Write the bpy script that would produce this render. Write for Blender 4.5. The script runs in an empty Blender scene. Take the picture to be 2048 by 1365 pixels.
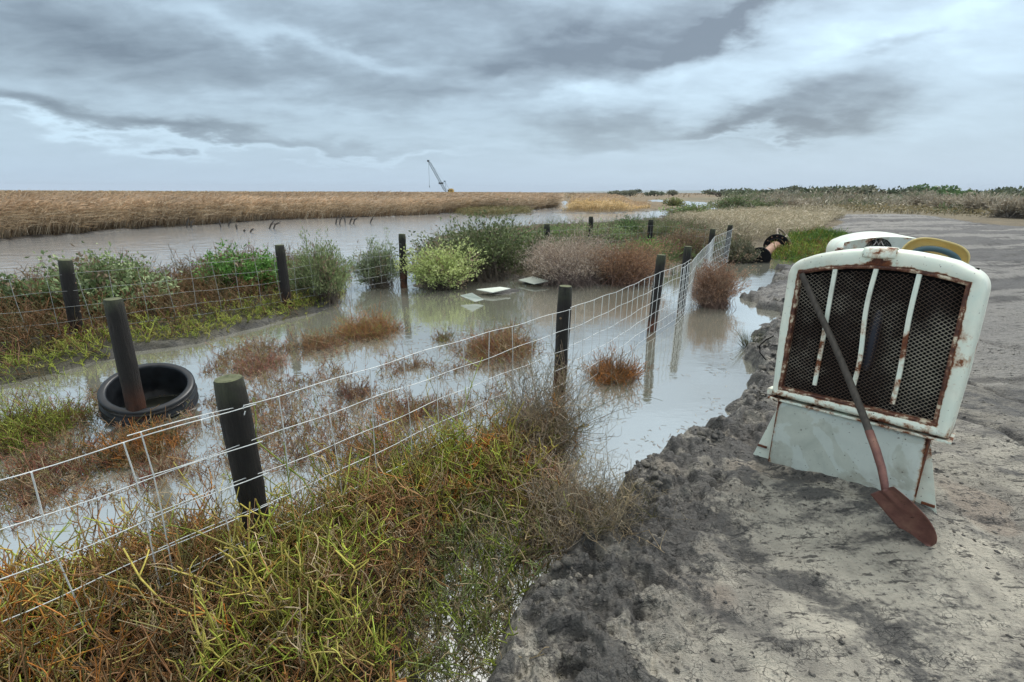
import bpy, math, random
import numpy as np
rad = math.radians
scene = bpy.context.scene
COL = scene.collection
rng = np.random.default_rng(7)
random.seed(7)

# ------------------------------------------------------------------ camera
F, H, ROLL = 941.0, 1.9, rad(.28)          # focal length (px of 2048), eye above water, roll
PITCH = math.atan(298.5 / 941)
cd = bpy.data.cameras.new("camera"); cam = bpy.data.objects.new("camera", cd); COL.objects.link(cam)
cd.sensor_width = 36; cd.lens = 36 * F / 2048; cd.clip_start = .05; cd.clip_end = 20000
from mathutils import Matrix, Euler, Vector
cam.matrix_world = Matrix.Translation((0, 0, H)) @ Euler((math.pi/2 - PITCH, 0, 0)).to_matrix().to_4x4() @ Matrix.Rotation(ROLL, 4, 'Z')
scene.camera = cam
scene.render.resolution_x, scene.render.resolution_y = 1024, 682
scene.view_settings.view_transform = 'Standard'; scene.view_settings.look = 'None'
scene.view_settings.exposure = 0.84; scene.view_settings.gamma = 1
scene.cycles.max_bounces = 5; scene.cycles.transparent_max_bounces = 8
scene.cycles.use_denoising = True

FW = np.array([0, math.cos(PITCH), -math.sin(PITCH)]); DN = np.array([0, -math.sin(PITCH), -math.cos(PITCH)]); RT = np.array([1., 0, 0])
def ray(x, y):
    u, v = x - 1024, y - 682.5
    u, v = u*math.cos(ROLL) + v*math.sin(ROLL), -u*math.sin(ROLL) + v*math.cos(ROLL)
    return FW*F + RT*u + DN*v
EYE = np.array([0, 0, H])
def G(x, y, z=0.0):                        # survey: where the line of sight meets height z
    r = ray(x, y); return EYE + r*((z-H)/r[2])
def g2(x, y, z=0.0): return tuple(G(x, y, z)[:2])
def V(x, y, Y):
    r = ray(x, y); return EYE + r*(Y/r[1])
def proj(p):
    d = np.array(p) - EYE; a = d@FW; u = d@RT/a*F; v = d@DN/a*F
    return np.array([u*math.cos(ROLL)-v*math.sin(ROLL)+1024, u*math.sin(ROLL)+v*math.cos(ROLL)+682.5])

# ------------------------------------------------------------------ node helper
class NT:
    def __init__(s, tree): s.t = tree; tree.nodes.clear()
    def n(s, kind, **kw):
        nd = s.t.nodes.new('ShaderNode' + kind)
        for k, v in kw.items():
            if k.startswith('_'): setattr(nd, k[1:], v)
            else:
                key = int(k[1:]) if k[0] == 'i' and k[1:].isdigit() else k.replace('__', ' ')
                s.put(nd.inputs[key], v)
        return nd
    def put(s, sock, v):
        if isinstance(v, bpy.types.NodeSocket): s.t.links.new(v, sock)
        elif isinstance(v, bpy.types.Node): s.t.links.new(v.outputs[0], sock)
        else:
            if isinstance(v, (tuple, list)) and len(v) == 3 and sock.type == 'RGBA': v = (*v, 1)
            sock.default_value = v
    def m(s, op, a, b=0.0, c=0.0, clamp=False):
        return s.n('Math', _operation=op, _use_clamp=clamp, i0=a, i1=b, i2=c).outputs[0]
    def vm(s, op, a, b=(0, 0, 0)):
        return s.n('VectorMath', _operation=op, i0=a, i1=b).outputs[0]
    def mix(s, f, a, b, mode='MIX'):
        nd = s.t.nodes.new('ShaderNodeMix'); nd.data_type = 'RGBA'; nd.blend_type = mode
        s.put(nd.inputs[0], f); s.put(nd.inputs[6], a); s.put(nd.inputs[7], b); return nd.outputs[2]
    def ss(s, v, lo, hi, a=0.0, b=1.0):
        nd = s.n('MapRange', _interpolation_type='SMOOTHSTEP', i0=v, i1=lo, i2=hi, i3=a, i4=b); return nd.outputs[0]
    def noise(s, vec, scale, detail=4, rough=.55, dist=0.0):
        return s.n('TexNoise', Vector=vec, Scale=scale, Detail=detail, Roughness=rough, Distortion=dist).outputs[0]
    def mapping(s, vec, loc=(0,0,0), rot=(0,0,0), sc=(1,1,1)):
        return s.n('Mapping', Vector=vec, Location=loc, Rotation=rot, Scale=sc).outputs[0]
    def attr(s, name, k=0): return s.n('Attribute', _attribute_name=name).outputs[k]
    def bump(s, h, strength=.3, dist=.01): return s.n('Bump', Height=h, Strength=strength, Distance=dist).outputs[0]
    def ramp(s, f, stops):
        nd = s.n('ValToRGB', Fac=f); cr = nd.color_ramp
        while len(cr.elements) < len(stops): cr.elements.new(.5)
        for e, (p, c) in zip(cr.elements, stops): e.position = p; e.color = (*c, 1)
        return nd.outputs[0]

# ------------------------------------------------------------------ sky and sun
SUN_AZ, SUN_EL = rad(38), rad(52)           # azimuth clockwise from +Y
w = bpy.data.worlds.new("World"); scene.world = w; w.use_nodes = True
T = NT(w.node_tree)
sky = T.n('TexSky', _sky_type='NISHITA', _sun_disc=False, _sun_elevation=SUN_EL, _sun_rotation=SUN_AZ, _dust_density=2.0)
d = T.n('TexCoord').outputs['Generated']
sx = T.n('SeparateXYZ', Vector=d); X, Y, Z = sx.outputs
el0 = T.m('ARCSINE', Z); az0 = T.m('ARCTAN2', X, Y)
zz = T.m('ADD', T.m('MAXIMUM', Z, 0.0), .24)
pl = T.n('CombineXYZ', X=T.m('DIVIDE', X, zz), Y=T.m('DIVIDE', Y, zz), Z=0.0).outputs[0]
wn1 = T.n('TexNoise', Vector=T.mapping(pl, sc=(1, 1, 1)), Scale=1.5, Detail=6, Roughness=.58)
wv = T.n('SeparateColor', Color=wn1.outputs[1])
az = T.m('ADD', az0, T.m('MULTIPLY', T.m('SUBTRACT', wv.outputs[0], .5), .42))
el = T.m('ADD', el0, T.m('MULTIPLY', T.m('SUBTRACT', wv.outputs[1], .5), .20))
def sky_at(px, py):
    r = ray(px, py); r = r/np.linalg.norm(r); return math.atan2(r[0], r[1]), math.asin(r[2])
# cloud masses: px, py, half-width px, half-height px, rotation deg (+ = rising to the right), strength (+ dark, - bright)
BL = [(420, 70, 520, 80, 2, .24), (300, 95, 420, 60, 2, .20), (200, 238, 330, 26, -2, .42), (560, 282, 300, 20, -3, .30), (1130, 100, 260, 62, 8, .62),
      (880, 35, 300, 40, 0, .22), (1490, 20, 170, 26, 22, .55), (1330, 95, 170, 34, 22, .35), (1620, 205, 170, 40, 12, .52), (1420, 245, 190, 22, 4, .3),
      (1800, 77, 42, 15, 0, .42), (1160, 265, 120, 22, 0, .28), (800, 190, 200, 24, 2, .15), (700, 150, 250, 22, 0, .15),
      (1700, 60, 320, 85, 8, -.30), (1150, 200, 60, 20, 10, -.40), (1330, 165, 110, 18, 18, -.22), (1900, 150, 200, 120, 0, -.12),
      (540, 55, 110, 26, -10, -.30), (700, 92, 90, 18, -5, -.28), (130, 268, 200, 10, -3, -.42), (430, 288, 160, 8, -2, -.42), (760, 306, 160, 8, 0, -.35),
      (950, 160, 140, 20, 0, -.2), (1480, 262, 90, 7, 0, -.35), (1850, 60, 240, 120, 0, -.16), (1750, 300, 400, 60, 0, .04), (600, 345, 900, 30, 0, .06), (50, 20, 200, 40, 0, .12)]
acc = None
for px_, py_, hw, hh, rt_, st in BL:
    a0, e0 = sky_at(px_, py_); a1, _ = sky_at(px_+10, py_); _, e1 = sky_at(px_, py_-10)
    sa, se = (a1-a0)*hw/10, (e1-e0)*hh/10
    c, s_ = math.cos(rad(rt_)), math.sin(rad(rt_))
    da = T.m('SUBTRACT', az, a0); de = T.m('SUBTRACT', el, e0)
    u = T.m('MULTIPLY', T.m('ADD', T.m('MULTIPLY', da, c), T.m('MULTIPLY', de, s_)), 1/sa)
    v = T.m('MULTIPLY', T.m('SUBTRACT', T.m('MULTIPLY', de, c), T.m('MULTIPLY', da, s_)), 1/se)
    q = T.m('ADD', T.m('MULTIPLY', u, u), T.m('MULTIPLY', v, v))
    b = T.m('MULTIPLY', T.m('EXPONENT', T.m('MULTIPLY', q, -.8)), st)
    acc = b if acc is None else T.m('ADD', acc, b)
f1 = T.noise(T.mapping(pl, loc=(3.1, 1.7, 0), sc=(.75, 1.25, 1)), 1.9, 7, .56, .35)
f2 = T.noise(T.mapping(pl, loc=(7.1, 4.7, 0), sc=(.75, 1.3, 1)), 5.5, 8, .58, .25)
den = T.m('ADD', T.m('MULTIPLY', T.m('SUBTRACT', f1, .5), .95), T.m('MULTIPLY', T.m('SUBTRACT', f2, .5), .75))
den = T.m('MULTIPLY', den, T.ss(el0, 0.0, .25, .18, 1.0))
den = T.m('ADD', T.m('ADD', den, .475), acc)
den = T.m('ADD', T.m('MULTIPLY', den, .84), .075)
cl = T.ramp(den, [(0.0, (.53, .71, .84)), (.22, (.43, .56, .66)), (.5, (.325, .42, .50)), (.75, (.225, .29, .345)), (1.0, (.13, .17, .21))])
hz = T.ss(el0, 0.0, .12, 1.0, 0.0)
cl = T.mix(T.m('MULTIPLY', hz, .62), cl, (.36, .475, .60))
cl = T.mix(T.ss(el0, rad(26), rad(55)), cl, (.50, .50, .47))   # even grey-white overcast overhead
skc = T.mix(.10, cl, T.mix(1.0, sky, (.10, .10, .10), 'MULTIPLY'))
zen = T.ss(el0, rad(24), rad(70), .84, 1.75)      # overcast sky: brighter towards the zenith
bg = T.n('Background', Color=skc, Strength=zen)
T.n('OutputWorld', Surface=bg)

sl = bpy.data.lights.new("sun", 'SUN'); sl.energy = 1.5; sl.angle = rad(16); sl.color = (1, .97, .92)
so = bpy.data.objects.new("sun", sl); COL.objects.link(so)
sd = Vector((math.sin(SUN_AZ)*math.cos(SUN_EL), math.cos(SUN_AZ)*math.cos(SUN_EL), math.sin(SUN_EL)))
so.rotation_euler = sd.to_track_quat('Z', 'Y').to_euler(); so.location = (0, 0, 40)

# ------------------------------------------------------------------ object helpers
def tag(o, label=None, cat=None, group=None, kind=None):
    if label: o['label'] = label
    if cat: o['category'] = cat
    if group: o['group'] = group
    if kind: o['kind'] = kind
    return o
def empty(name, loc=(0, 0, 0), rz=0):
    o = bpy.data.objects.new(name, None); COL.objects.link(o); o.location = tuple(loc); o.rotation_euler = (0, 0, rz)
    o.empty_display_size = .1; return o
def mesh_np(name, verts, faces, mat, parent=None, col=None, smooth=True, attrs=None):
    """faces: (M,4) or (M,3) int array, or list of such arrays"""
    if not isinstance(faces, list): faces = [faces]
    faces = [np.asarray(f, dtype=np.int32) for f in faces if len(f)]
    me = bpy.data.meshes.new(name)
    verts = np.asarray(verts, dtype=np.float32)
    me.vertices.add(len(verts)); me.vertices.foreach_set('co', verts.ravel())
    li = np.concatenate([f.ravel() for f in faces]); me.loops.add(len(li)); me.loops.foreach_set('vertex_index', li)
    tot = np.concatenate([np.full(len(f), f.shape[1], np.int32) for f in faces])
    st = np.concatenate([[0], np.cumsum(tot)[:-1]]).astype(np.int32)
    me.polygons.add(len(tot)); me.polygons.foreach_set('loop_start', st); me.polygons.foreach_set('loop_total', tot)
    me.polygons.foreach_set('use_smooth', np.full(len(tot), smooth, dtype=bool))
    me.update(calc_edges=True)
    if col is not None:
        ca = me.color_attributes.new('col', 'FLOAT_COLOR', 'POINT')
        c4 = np.ones((len(verts), 4), np.float32); c4[:, :3] = col; ca.data.foreach_set('color', c4.ravel())
    for k, v in (attrs or {}).items():
        a = me.attributes.new(k, 'FLOAT', 'POINT'); a.data.foreach_set('value', np.asarray(v, np.float32))
    me.materials.append(mat)
    o = bpy.data.objects.new(name, me); COL.objects.link(o)
    if parent: o.parent = parent
    return o
class Acc:                                   # gathers pieces of ONE part
    def __init__(s): s.v = []; s.f3 = []; s.f4 = []; s.c = []; s.a = []; s.k = 0
    def add(s, v, f, col=(1, 1, 1), a=0.0):
        v = np.asarray(v, float).reshape(-1, 3); f = np.asarray(f)
        if len(f): (s.f3 if f.shape[1] == 3 else s.f4).append(f + s.k)
        s.v.append(v); s.k += len(v)
        s.c.append(np.broadcast_to(np.asarray(col, float), (len(v), 3))); s.a.append(np.broadcast_to(np.asarray(a, float), (len(v),)))
        return s
    def build(s, name, mat, parent=None, smooth=False, M=None):
        v = np.concatenate(s.v)
        if M is not None: v = v@M[0].T + M[1]
        fs = [np.concatenate(x) for x in (s.f3, s.f4) if x]
        return mesh_np(name, v, fs, mat, parent, np.concatenate(s.c), smooth, {'rust': np.concatenate(s.a)})
def tube_np(P, r, sides=3):
    """P (N,K,3), r (N,K) or (K,) -> verts, quads"""
    P = np.asarray(P, float); N, K, _ = P.shape; r = np.broadcast_to(r, (N, K))
    t = np.gradient(P, axis=1); t /= np.linalg.norm(t, axis=2, keepdims=True) + 1e-9
    ref = np.broadcast_to(np.array([.31, .87, .38]), t.shape).copy()
    bad = np.abs((t*ref).sum(2)) > .93; ref[bad] = (.9, -.3, .2)
    a = np.cross(t, ref); a /= np.linalg.norm(a, axis=2, keepdims=True) + 1e-9; b = np.cross(t, a)
    ang = np.arange(sides)*2*math.pi/sides
    v = P[:, :, None] + r[:, :, None, None]*(a[:, :, None]*np.cos(ang)[:, None] + b[:, :, None]*np.sin(ang)[:, None])
    idx = np.arange(N*K*sides).reshape(N, K, sides); nx = np.roll(idx, -1, 2)
    f = np.stack([idx[:, :-1], nx[:, :-1], nx[:, 1:], idx[:, 1:]], -1).reshape(-1, 4)
    return v.reshape(-1, 3), f
def tube1(acc, pts, r, sides=10, col=(1, 1, 1), a=0.0, caps=True):
    P = np.asarray(pts, float)[None]; rr = np.broadcast_to(r, (P.shape[1],)).copy()
    v, f = tube_np(P, rr, sides); acc.add(v, f, col, a)
    if caps:
        for e in (0, -1):
            ring = v.reshape(-1, sides, 3)[e]; c = ring.mean(0)
            vv = np.vstack([ring, c]); k = np.arange(sides)
            ff = np.stack([k, (k+1) % sides, np.full(sides, sides)], 1)
            if e == 0: ff = ff[:, ::-1]
            acc.add(vv, ff, col, a)
def box(acc, lo, hi, col=(1, 1, 1), a=0.0, bev=0.0):
    x0, y0, z0 = lo; x1, y1, z1 = hi
    v = [(x0,y0,z0),(x1,y0,z0),(x1,y1,z0),(x0,y1,z0),(x0,y0,z1),(x1,y0,z1),(x1,y1,z1),(x0,y1,z1)]
    acc.add(v, [(0,3,2,1),(4,5,6,7),(0,1,5,4),(1,2,6,5),(2,3,7,6),(3,0,4,7)], col, a)
def lathe(acc, prof, n=48, col=(1, 1, 1), a=0.0, M=None):
    """prof list of (r,z)"""
    p = np.array(prof, float); ang = np.arange(n)*2*math.pi/n
    v = np.stack([p[:, None, 0]*np.cos(ang), p[:, None, 0]*np.sin(ang), np.broadcast_to(p[:, None, 1], (len(p), n))], -1)
    idx = np.arange(len(p)*n).reshape(len(p), n); nx = np.roll(idx, -1, 1)
    f = np.stack([idx[:-1], nx[:-1], nx[1:], idx[1:]], -1).reshape(-1, 4)
    v = v.reshape(-1, 3)
    if M is not None: v = v@M[0].T + M[1]
    acc.add(v, f, col, a)
def bevel(o, w_=.004, seg=2):
    m = o.modifiers.new('bevel', 'BEVEL'); m.width = w_; m.segments = seg; m.limit_method = 'ANGLE'; return o

# value noise
def vn(x, y, seed=0):
    xi = np.floor(x).astype(np.int64); yi = np.floor(y).astype(np.int64); fx = x-xi; fy = y-yi
    fx = fx*fx*fx*(fx*(fx*6-15)+10); fy = fy*fy*fy*(fy*(fy*6-15)+10)
    def h(a, b):
        n = (a*374761393 + b*668265263 + seed*982451653) & 0xffffffff
        n = ((n ^ (n >> 13))*1274126177) & 0xffffffff
        n = ((n ^ (n >> 16))*2246822519) & 0xffffffff
        return ((n ^ (n >> 15)) & 0xffffff)/float(0xffffff)
    return (h(xi, yi)*(1-fx)+h(xi+1, yi)*fx)*(1-fy) + (h(xi, yi+1)*(1-fx)+h(xi+1, yi+1)*fx)*fy
def fbm(x, y, sc, oct=4, seed=0, gain=.5):
    s = 0; a = 1; t = 0; f = sc
    for i in range(oct):
        c, n = math.cos(i*1.3), math.sin(i*1.3)
        s = s + a*vn((x*c-y*n)*f, (x*n+y*c)*f, seed+i*17); t += a; a *= gain; f *= 2.03
    return s/t
def sst(x, a, b):
    t = np.clip((x-a)/(b-a), 0, 1); return t*t*(3-2*t)
def sdf(px, py, poly):                      # + inside
    P = np.array(poly, float); d = np.full(px.shape, 1e18); ins = np.zeros(px.shape, bool)
    for i in range(len(P)):
        ax, ay = P[i]; bx, by = P[(i+1) % len(P)]
        ex, ey = bx-ax, by-ay; wx, wy = px-ax, py-ay
        t = np.clip((wx*ex+wy*ey)/(ex*ex+ey*ey+1e-12), 0, 1)
        d = np.minimum(d, (wx-ex*t)**2+(wy-ey*t)**2)
        c = ((ay > py) != (by > py)) & (px < ex*(py-ay)/(ey if abs(ey) > 1e-12 else 1e-12)+ax)
        ins ^= c
    d = np.sqrt(d); return np.where(ins, d, -d)

# ------------------------------------------------------------------ zones of the ground
pp = lambda L: [g2(*p) for p in L]
MUD = [(-1.2, -8), (-.75, -1), (-.45, .6)] + pp([(965, 1365), (1015, 1270), (1075, 1180), (1160, 1090), (1235, 1010), (1262, 960), (1330, 935), (1318, 905), (1352, 880), (1440, 858), (1462, 820), (1490, 770), (1500, 745),
      (1492, 700), (1530, 655), (1555, 625), (1500, 603), (1478, 596), (1540, 583), (1565, 560), (1560, 545), (1600, 530), (1660, 515), (1625, 480), (1660, 462), (1690, 447), (1640, 436), (1700, 431), (1830, 431), (1900, 440), (1960, 452), (2060, 458), (2300, 462)]) + [(60, 10), (40, -8)]
LANDR = pp([(800, 585), (850, 572), (1000, 556), (1060, 563), (1180, 566), (1300, 562), (1370, 535), (1440, 528), (1500, 522), (1540, 500), (1545, 520), (1640, 524), (1680, 505), (1720, 470)]) + [(45, 20), (600, 100), (4000, 600), (4000, 6000), (900, 6000)] + \
      pp([(1330, 400.6), (1400, 404.5), (1450, 409), (1440, 418), (1380, 428), (1300, 440), (1180, 448), (1080, 452), (960, 462), (870, 478), (850, 500), (860, 530), (830, 560)])
REED = pp([(-900, 560), (-300, 510), (0, 482), (60, 475), (130, 470), (270, 458), (400, 450), (520, 441), (640, 437), (800, 432), (920, 426), (1000, 421), (1060, 420), (1110, 416), (1118, 404)]) + [(30, 180), (-20, 330), (-200, 330), (-420, 230), (-300, 60)]
ISLET = pp([(905, 427), (960, 423), (1045, 421), (1062, 427), (1000, 432), (930, 433)])
REEDC = pp([(1120, 427), (1200, 428), (1262, 425), (1340, 419), (1372, 412), (1320, 405), (1290, 402), (1330, 398)]) + [(420, 700), (900, 3000), (-300, 3000), (-300, 420), (30, 330)] + pp([(1135, 404), (1150, 412)])
STRIP = pp([(-300, 860), (0, 775), (110, 752), (200, 722), (260, 700), (400, 688), (500, 655), (600, 635), (650, 615), (700, 590), (700, 565), (640, 545), (560, 540), (430, 545), (330, 580), (300, 560), (100, 560), (0, 590), (-300, 640)])
MAT = pp([(1545, 520), (1580, 527), (1650, 524), (1700, 500), (1690, 480), (1640, 470), (1590, 478), (1555, 490)])
FORE = [(-4, -1), (-2.2, .75)] + pp([(-200, 1230), (40, 1200), (200, 1130), (330, 1080), (430, 1030), (560, 1060), (640, 1010), (760, 950), (860, 900), (960, 880), (1040, 850), (1140, 830), (1160, 890), (1140, 950), (1200, 1010), (1240, 1070), (1130, 1120), (1060, 1160), (1020, 1130), (1000, 1060), (960, 1030), (925, 1060), (905, 1150), (885, 1250), (880, 1380)]) + [(-.55, .6), (-.7, -1)]

RUTS = [([(1895, 868), (1950, 885), (2060, 940), (2200, 1010)], .07, .07, .9), ([(1850, 1045), (1930, 1078), (2060, 1110), (2250, 1170)], .06, .03, .8), ([(1600, 1235), (1680, 1290), (1800, 1380)], .13, .015, .8),
        ([(1960, 700), (2060, 735), (2200, 790)], .09, .05, .8), ([(1930, 800), (2060, 850)], .05, .05, .8), ([(1250, 1050), (1330, 1040), (1420, 1075), (1500, 1150)], .10, .015, .6), ([(1480, 880), (1530, 935), (1640, 965), (1700, 990)], .05, .04, .9), ([(1330, 1200), (1450, 1290), (1560, 1365)], .06, .012, .55)]
def rut_mask(x, y, k):
    P = np.array(pp(RUTS[k][0])); d = np.full(np.shape(x), 1e9)
    for (ax, ay), (bx, by) in zip(P[:-1], P[1:]):
        t = np.clip(((x-ax)*(bx-ax)+(y-ay)*(by-ay))/((bx-ax)**2+(by-ay)**2), 0, 1); d = np.minimum(d, np.hypot(x-ax-t*(bx-ax), y-ay-t*(by-ay)))
    d = d + (fbm(x, y, 5, 3, 441+k)-.5)*RUTS[k][1]*1.6
    return np.exp(-(np.maximum(d, 0)/RUTS[k][1])**2)
def height(x, y):
    r = np.hypot(x, y)
    m = sdf(x, y, MUD); m = m + (fbm(x, y, 3.0, 3, 5)-.5)*.30*np.clip(r/4, .4, 3)
    n_big = fbm(x, y, .55, 3, 11); n_mid = fbm(x, y, 3.2, 4, 21); n_f = fbm(x, y, 14, 4, 31)
    clod = 1-np.abs(2*fbm(x, y, 5.0, 4, 41)-1)
    fine = np.clip(1.4-r/14, 0, 1)
    edge = sst(m, -.02, .10)*(1-sst(m, .35, .9))
    hm = -.16 + .26*sst(m, -.12, .10) + .07*sst(m, .2, 1.6) + .10*(n_big-.5) + fine*(.045*(n_mid-.5) + .016*(n_f-.5)) \
         + edge*fine*(.13*(clod-.45) + .11*(n_f-.5)) + fine*.030*np.abs(fbm(x, y, 26, 3, 35)-.5)*(.3+edge)
    # ruts / furrows running across the flat
    tx = x*.86+y*.5; ty = -x*.5+y*.86
    fur = fbm(tx*.35, ty*1.6, 1.0, 4, 51)
    far_f = sst(r, 2.5, 7)
    hm = hm + (.07*far_f+.022)*(fur-.5)*sst(m, .3, 1.0)*2
    ax_, ay_, bx_, by_ = 1.70, 2.80, 2.16, 2.34                      # scoured hollow under the cowl's skirt
    tt = np.clip(((x-ax_)*(bx_-ax_)+(y-ay_)*(by_-ay_))/((bx_-ax_)**2+(by_-ay_)**2), 0, 1)
    dd = np.hypot(x-ax_-tt*(bx_-ax_), y-ay_-tt*(by_-ay_)); seat_z = .135+.10*tt; wgt_ = np.exp(-(dd/.30)**2)
    hm = hm*(1-.8*wgt_) + (seat_z-.045*np.exp(-(dd/.07)**2)+.05*(n_mid-.5)+.03*(n_f-.5))*.8*wgt_
    for k_, (_, w0, dp, _) in enumerate(RUTS): rm_ = rut_mask(x, y, k_); hm = hm - dp*rm_ + .35*dp*(rm_ > .02)*(1-rm_)*rm_*4
    def soft(p, k=.4, top=.06, amp=.08, sc=1.5, sd=61):
        s = sdf(x, y, p); s = s + (fbm(x, y, 1.3, 3, sd)-.5)*.6*np.clip(r/8, .5, 6)
        return -.16 + (.16+top)*sst(s, -k, k*.6) + amp*(fbm(x, y, sc, 3, sd+3)-.5)*sst(s, 0, k)
    sc_ = np.clip(r/8, 1, 12)
    h = np.maximum(hm, soft(LANDR, .4, .09, .10, 1.1))
    h = np.maximum(h, soft(REED, 1.0, .09, .05, .4, 71)); h = np.maximum(h, soft(REEDC, 1.0, .12, .08, .3, 81)); h = np.maximum(h, soft(ISLET, .6, .08, .02, .4, 85))
    h = np.maximum(h, soft(STRIP, .25, .08, .10, 2.0, 91))
    fo = sdf(x, y, FORE); h = np.maximum(h, -.14 + .17*sst(fo, -.2, .25)+.10*(fbm(x, y, 2.5, 3, 95)-.5)*sst(fo, -.1, .2))
    h = h + .06*(n_mid-.5)*(h < 0)
    return h, m

def ground_colour(x, y, h, m):
    r = np.hypot(x, y)
    dry = np.array([.55, .52, .44]); wet = np.array([.06, .058, .056]); mid = np.array([.30, .285, .25])
    n1 = fbm(x, y, 1.1, 4, 101); n2 = fbm(x, y, 6.0, 4, 111)
    tx = x*.80+y*.60; ty = -x*.60+y*.80
    tx2 = x*.75-y*.66; ty2 = x*.66+y*.75
    st_near = fbm(tx2*1.2, ty2*4.0, 1.6, 5, 121)
    st_far = .5+(fbm(x*.16+y*.03, y*.85-x*.20, 1.0, 5, 131, .66)-.5)*2.6
    q = sst(r, 3.0, 7.5)
    s = st_near*(1-q) + st_far*q
    wetn = sst(.50*s+.28*n1+.22*n2, .40, .66)*(.56+.54*q)
    tt = np.clip(((x-1.66)*.5+(y-2.8)*-.48)/(.5**2+.48**2), 0, 1); dcw = np.hypot(x-1.66-tt*.5, y-2.8+tt*.48); wetn = np.clip(wetn+.75*np.exp(-(dcw/.20)**2)*sst(n2, .2, .5), 0, 1)
    for k_ in range(len(RUTS)): wetn = np.clip(wetn+RUTS[k_][3]*rut_mask(x, y, k_), 0, 1)
    shore = (1-sst(m, .15, 1.1)); wetn = np.clip(wetn*.88 + .9*shore*sst(n2, .2, .5), 0, 1)
    wetn = np.clip(wetn*(1-.5*q)+.18*q, 0, 1)
    c = mid + (dry-mid)*sst(n2*.5+n1*.5, .35, .62)[:, None]
    sfar = sst(.5+(st_far-.5)*.9+.25*(n1-.5), .42, .55); cf = np.array([.235, .232, .225])*(1-sfar[:, None]) + np.array([.022, .022, .025])*sfar[:, None]
    c = c*(1-q[:, None]*.9) + cf*q[:, None]*.9
    warm = sst(fbm(x, y, 2.2, 3, 141), .60, .72)*(1-shore*.6)*(r < 4)
    c = c*(1-.35*warm[:, None]) + np.array([.40, .30, .23])*.35*warm[:, None]
    wz = wetn.copy()
    def zone(poly, colr, k=.5, var=.35, seed=0):
        nonlocal c, wz
        s_ = sdf(x, y, poly); a = sst(s_, -k, k)[:, None]
        cc = np.array(colr)*(1-var+2*var*fbm(x, y, .9, 4, 150+seed))[:, None]
        c = c*(1-a) + cc*a; wz = wz*(1-a[:, 0])+.12*a[:, 0]
    c_k, w_k = c.copy(), wz.copy(); zone(LANDR, (.155, .125, .075), .5, .5, 1)
    mk_ = (sdf(x, y, MUD) > 0); c[mk_] = c_k[mk_]; wz[mk_] = w_k[mk_]
    far = sst(r, 40, 80)*(x > 0)*(sdf(x, y, MUD) < 0)
    c = c*(1-far[:, None]) + np.array([.19, .165, .095])*far[:, None]*(.6+.8*fbm(x, y, .05, 4, 158))[:, None]
    zone(REED, (.20, .13, .065), .5, .3, 2); zone(REEDC, (.19, .14, .075), 1, .4, 3); zone(ISLET, (.14, .14, .06), .5, .3, 4)
    zone(STRIP, (.055, .05, .022), .2, .4, 5); zone(FORE, (.05, .038, .02), .2, .5, 6); zone(MAT, (.07, .11, .02), .2, .3, 7)
    under = sst(-h, .0, .04)*(m < .0)
    c = c*(1-under[:, None]) + np.array([.12, .11, .08])*under[:, None]
    wz = wz*(1-far)+.1*far; wz = np.where(under > .5, .1, wz)
    return c, np.clip(wz, 0, 1)

# radial ground sheet: fine near the viewer, coarse towards the horizon
def radial_grid():
    a1 = np.linspace(-56, 56, 900); a2 = np.linspace(60, 300, 60)
    th = np.radians(np.concatenate([a1, a2]))
    rr = np.concatenate([np.geomspace(.5, 9, 520), np.geomspace(9, 60, 200)[1:], np.geomspace(60, 6000, 70)[1:]])
    A, Rr = np.meshgrid(th, rr, indexing='ij')
    x = (Rr*np.sin(A)).ravel(); y = (Rr*np.cos(A)).ravel(); nA, nR = A.shape
    idx = np.arange(nA*nR).reshape(nA, nR); n2 = np.roll(idx, -1, 0)
    f = np.stack([idx[:, :-1], idx[:, 1:], n2[:, 1:], n2[:, :-1]], -1).reshape(-1, 4)[:, ::-1]
    k = len(x); x = np.append(x, 0.); y = np.append(y, 0.)
    f3 = np.stack([idx[:, 0], n2[:, 0], np.full(nA, k)], 1)[:, ::-1]
    return x, y, f, f3
gx, gy, gf, gf3 = radial_grid()
gh, gm = height(gx, gy)
gc, gw = ground_colour(gx, gy, gh, gm)
gh = np.where(np.hypot(gx, gy) > 2500, np.minimum(gh, .2), gh)

def h_at(x, y):
    hh, _ = height(np.atleast_1d(np.asarray(x, float)), np.atleast_1d(np.asarray(y, float))); return hh
def hz1(x, y): return float(h_at(x, y)[0])

def new_mat(name):
    m = bpy.data.materials.new(name); m.use_nodes = True; return m, NT(m.node_tree)
def out(T, sh): T.n('OutputMaterial', Surface=sh)

m_ground, T = new_mat('ground')
pos = T.n('NewGeometry').outputs['Position']
c = T.attr('col'); wt = T.attr('wet', 2)
nA = T.noise(pos, 38, 6, .65); nB = T.noise(pos, 9, 5, .6); nC = T.noise(T.mapping(pos, rot=(0, 0, rad(-41)), sc=(.45, 1.6, 1)), 16, 5, .65)
nD = T.noise(T.mapping(pos, rot=(0, 0, rad(-41)), sc=(.5, 1.3, 1)), 5.5, 8, .72, .3)
nE = T.noise(pos, 95, 4, .7)
wv_ = T.m('ADD', wt, T.m('ADD', T.m('MULTIPLY', T.m('SUBTRACT', nD, .5), 2.6), T.m('MULTIPLY', T.m('SUBTRACT', nA, .5), .9)))
wm_ = T.m('MULTIPLY', T.ss(wv_, .26, .92), T.ss(wt, .0, .25))
cc = T.mix(1.0, c, T.ramp(nB, [(.25, (.72, .71, .70)), (.75, (1.22, 1.2, 1.17))]), 'MULTIPLY')
cc = T.mix(T.m('MULTIPLY', wm_, .90), cc, T.mix(nE, (.030, .030, .031), (.115, .112, .108)))
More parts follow.
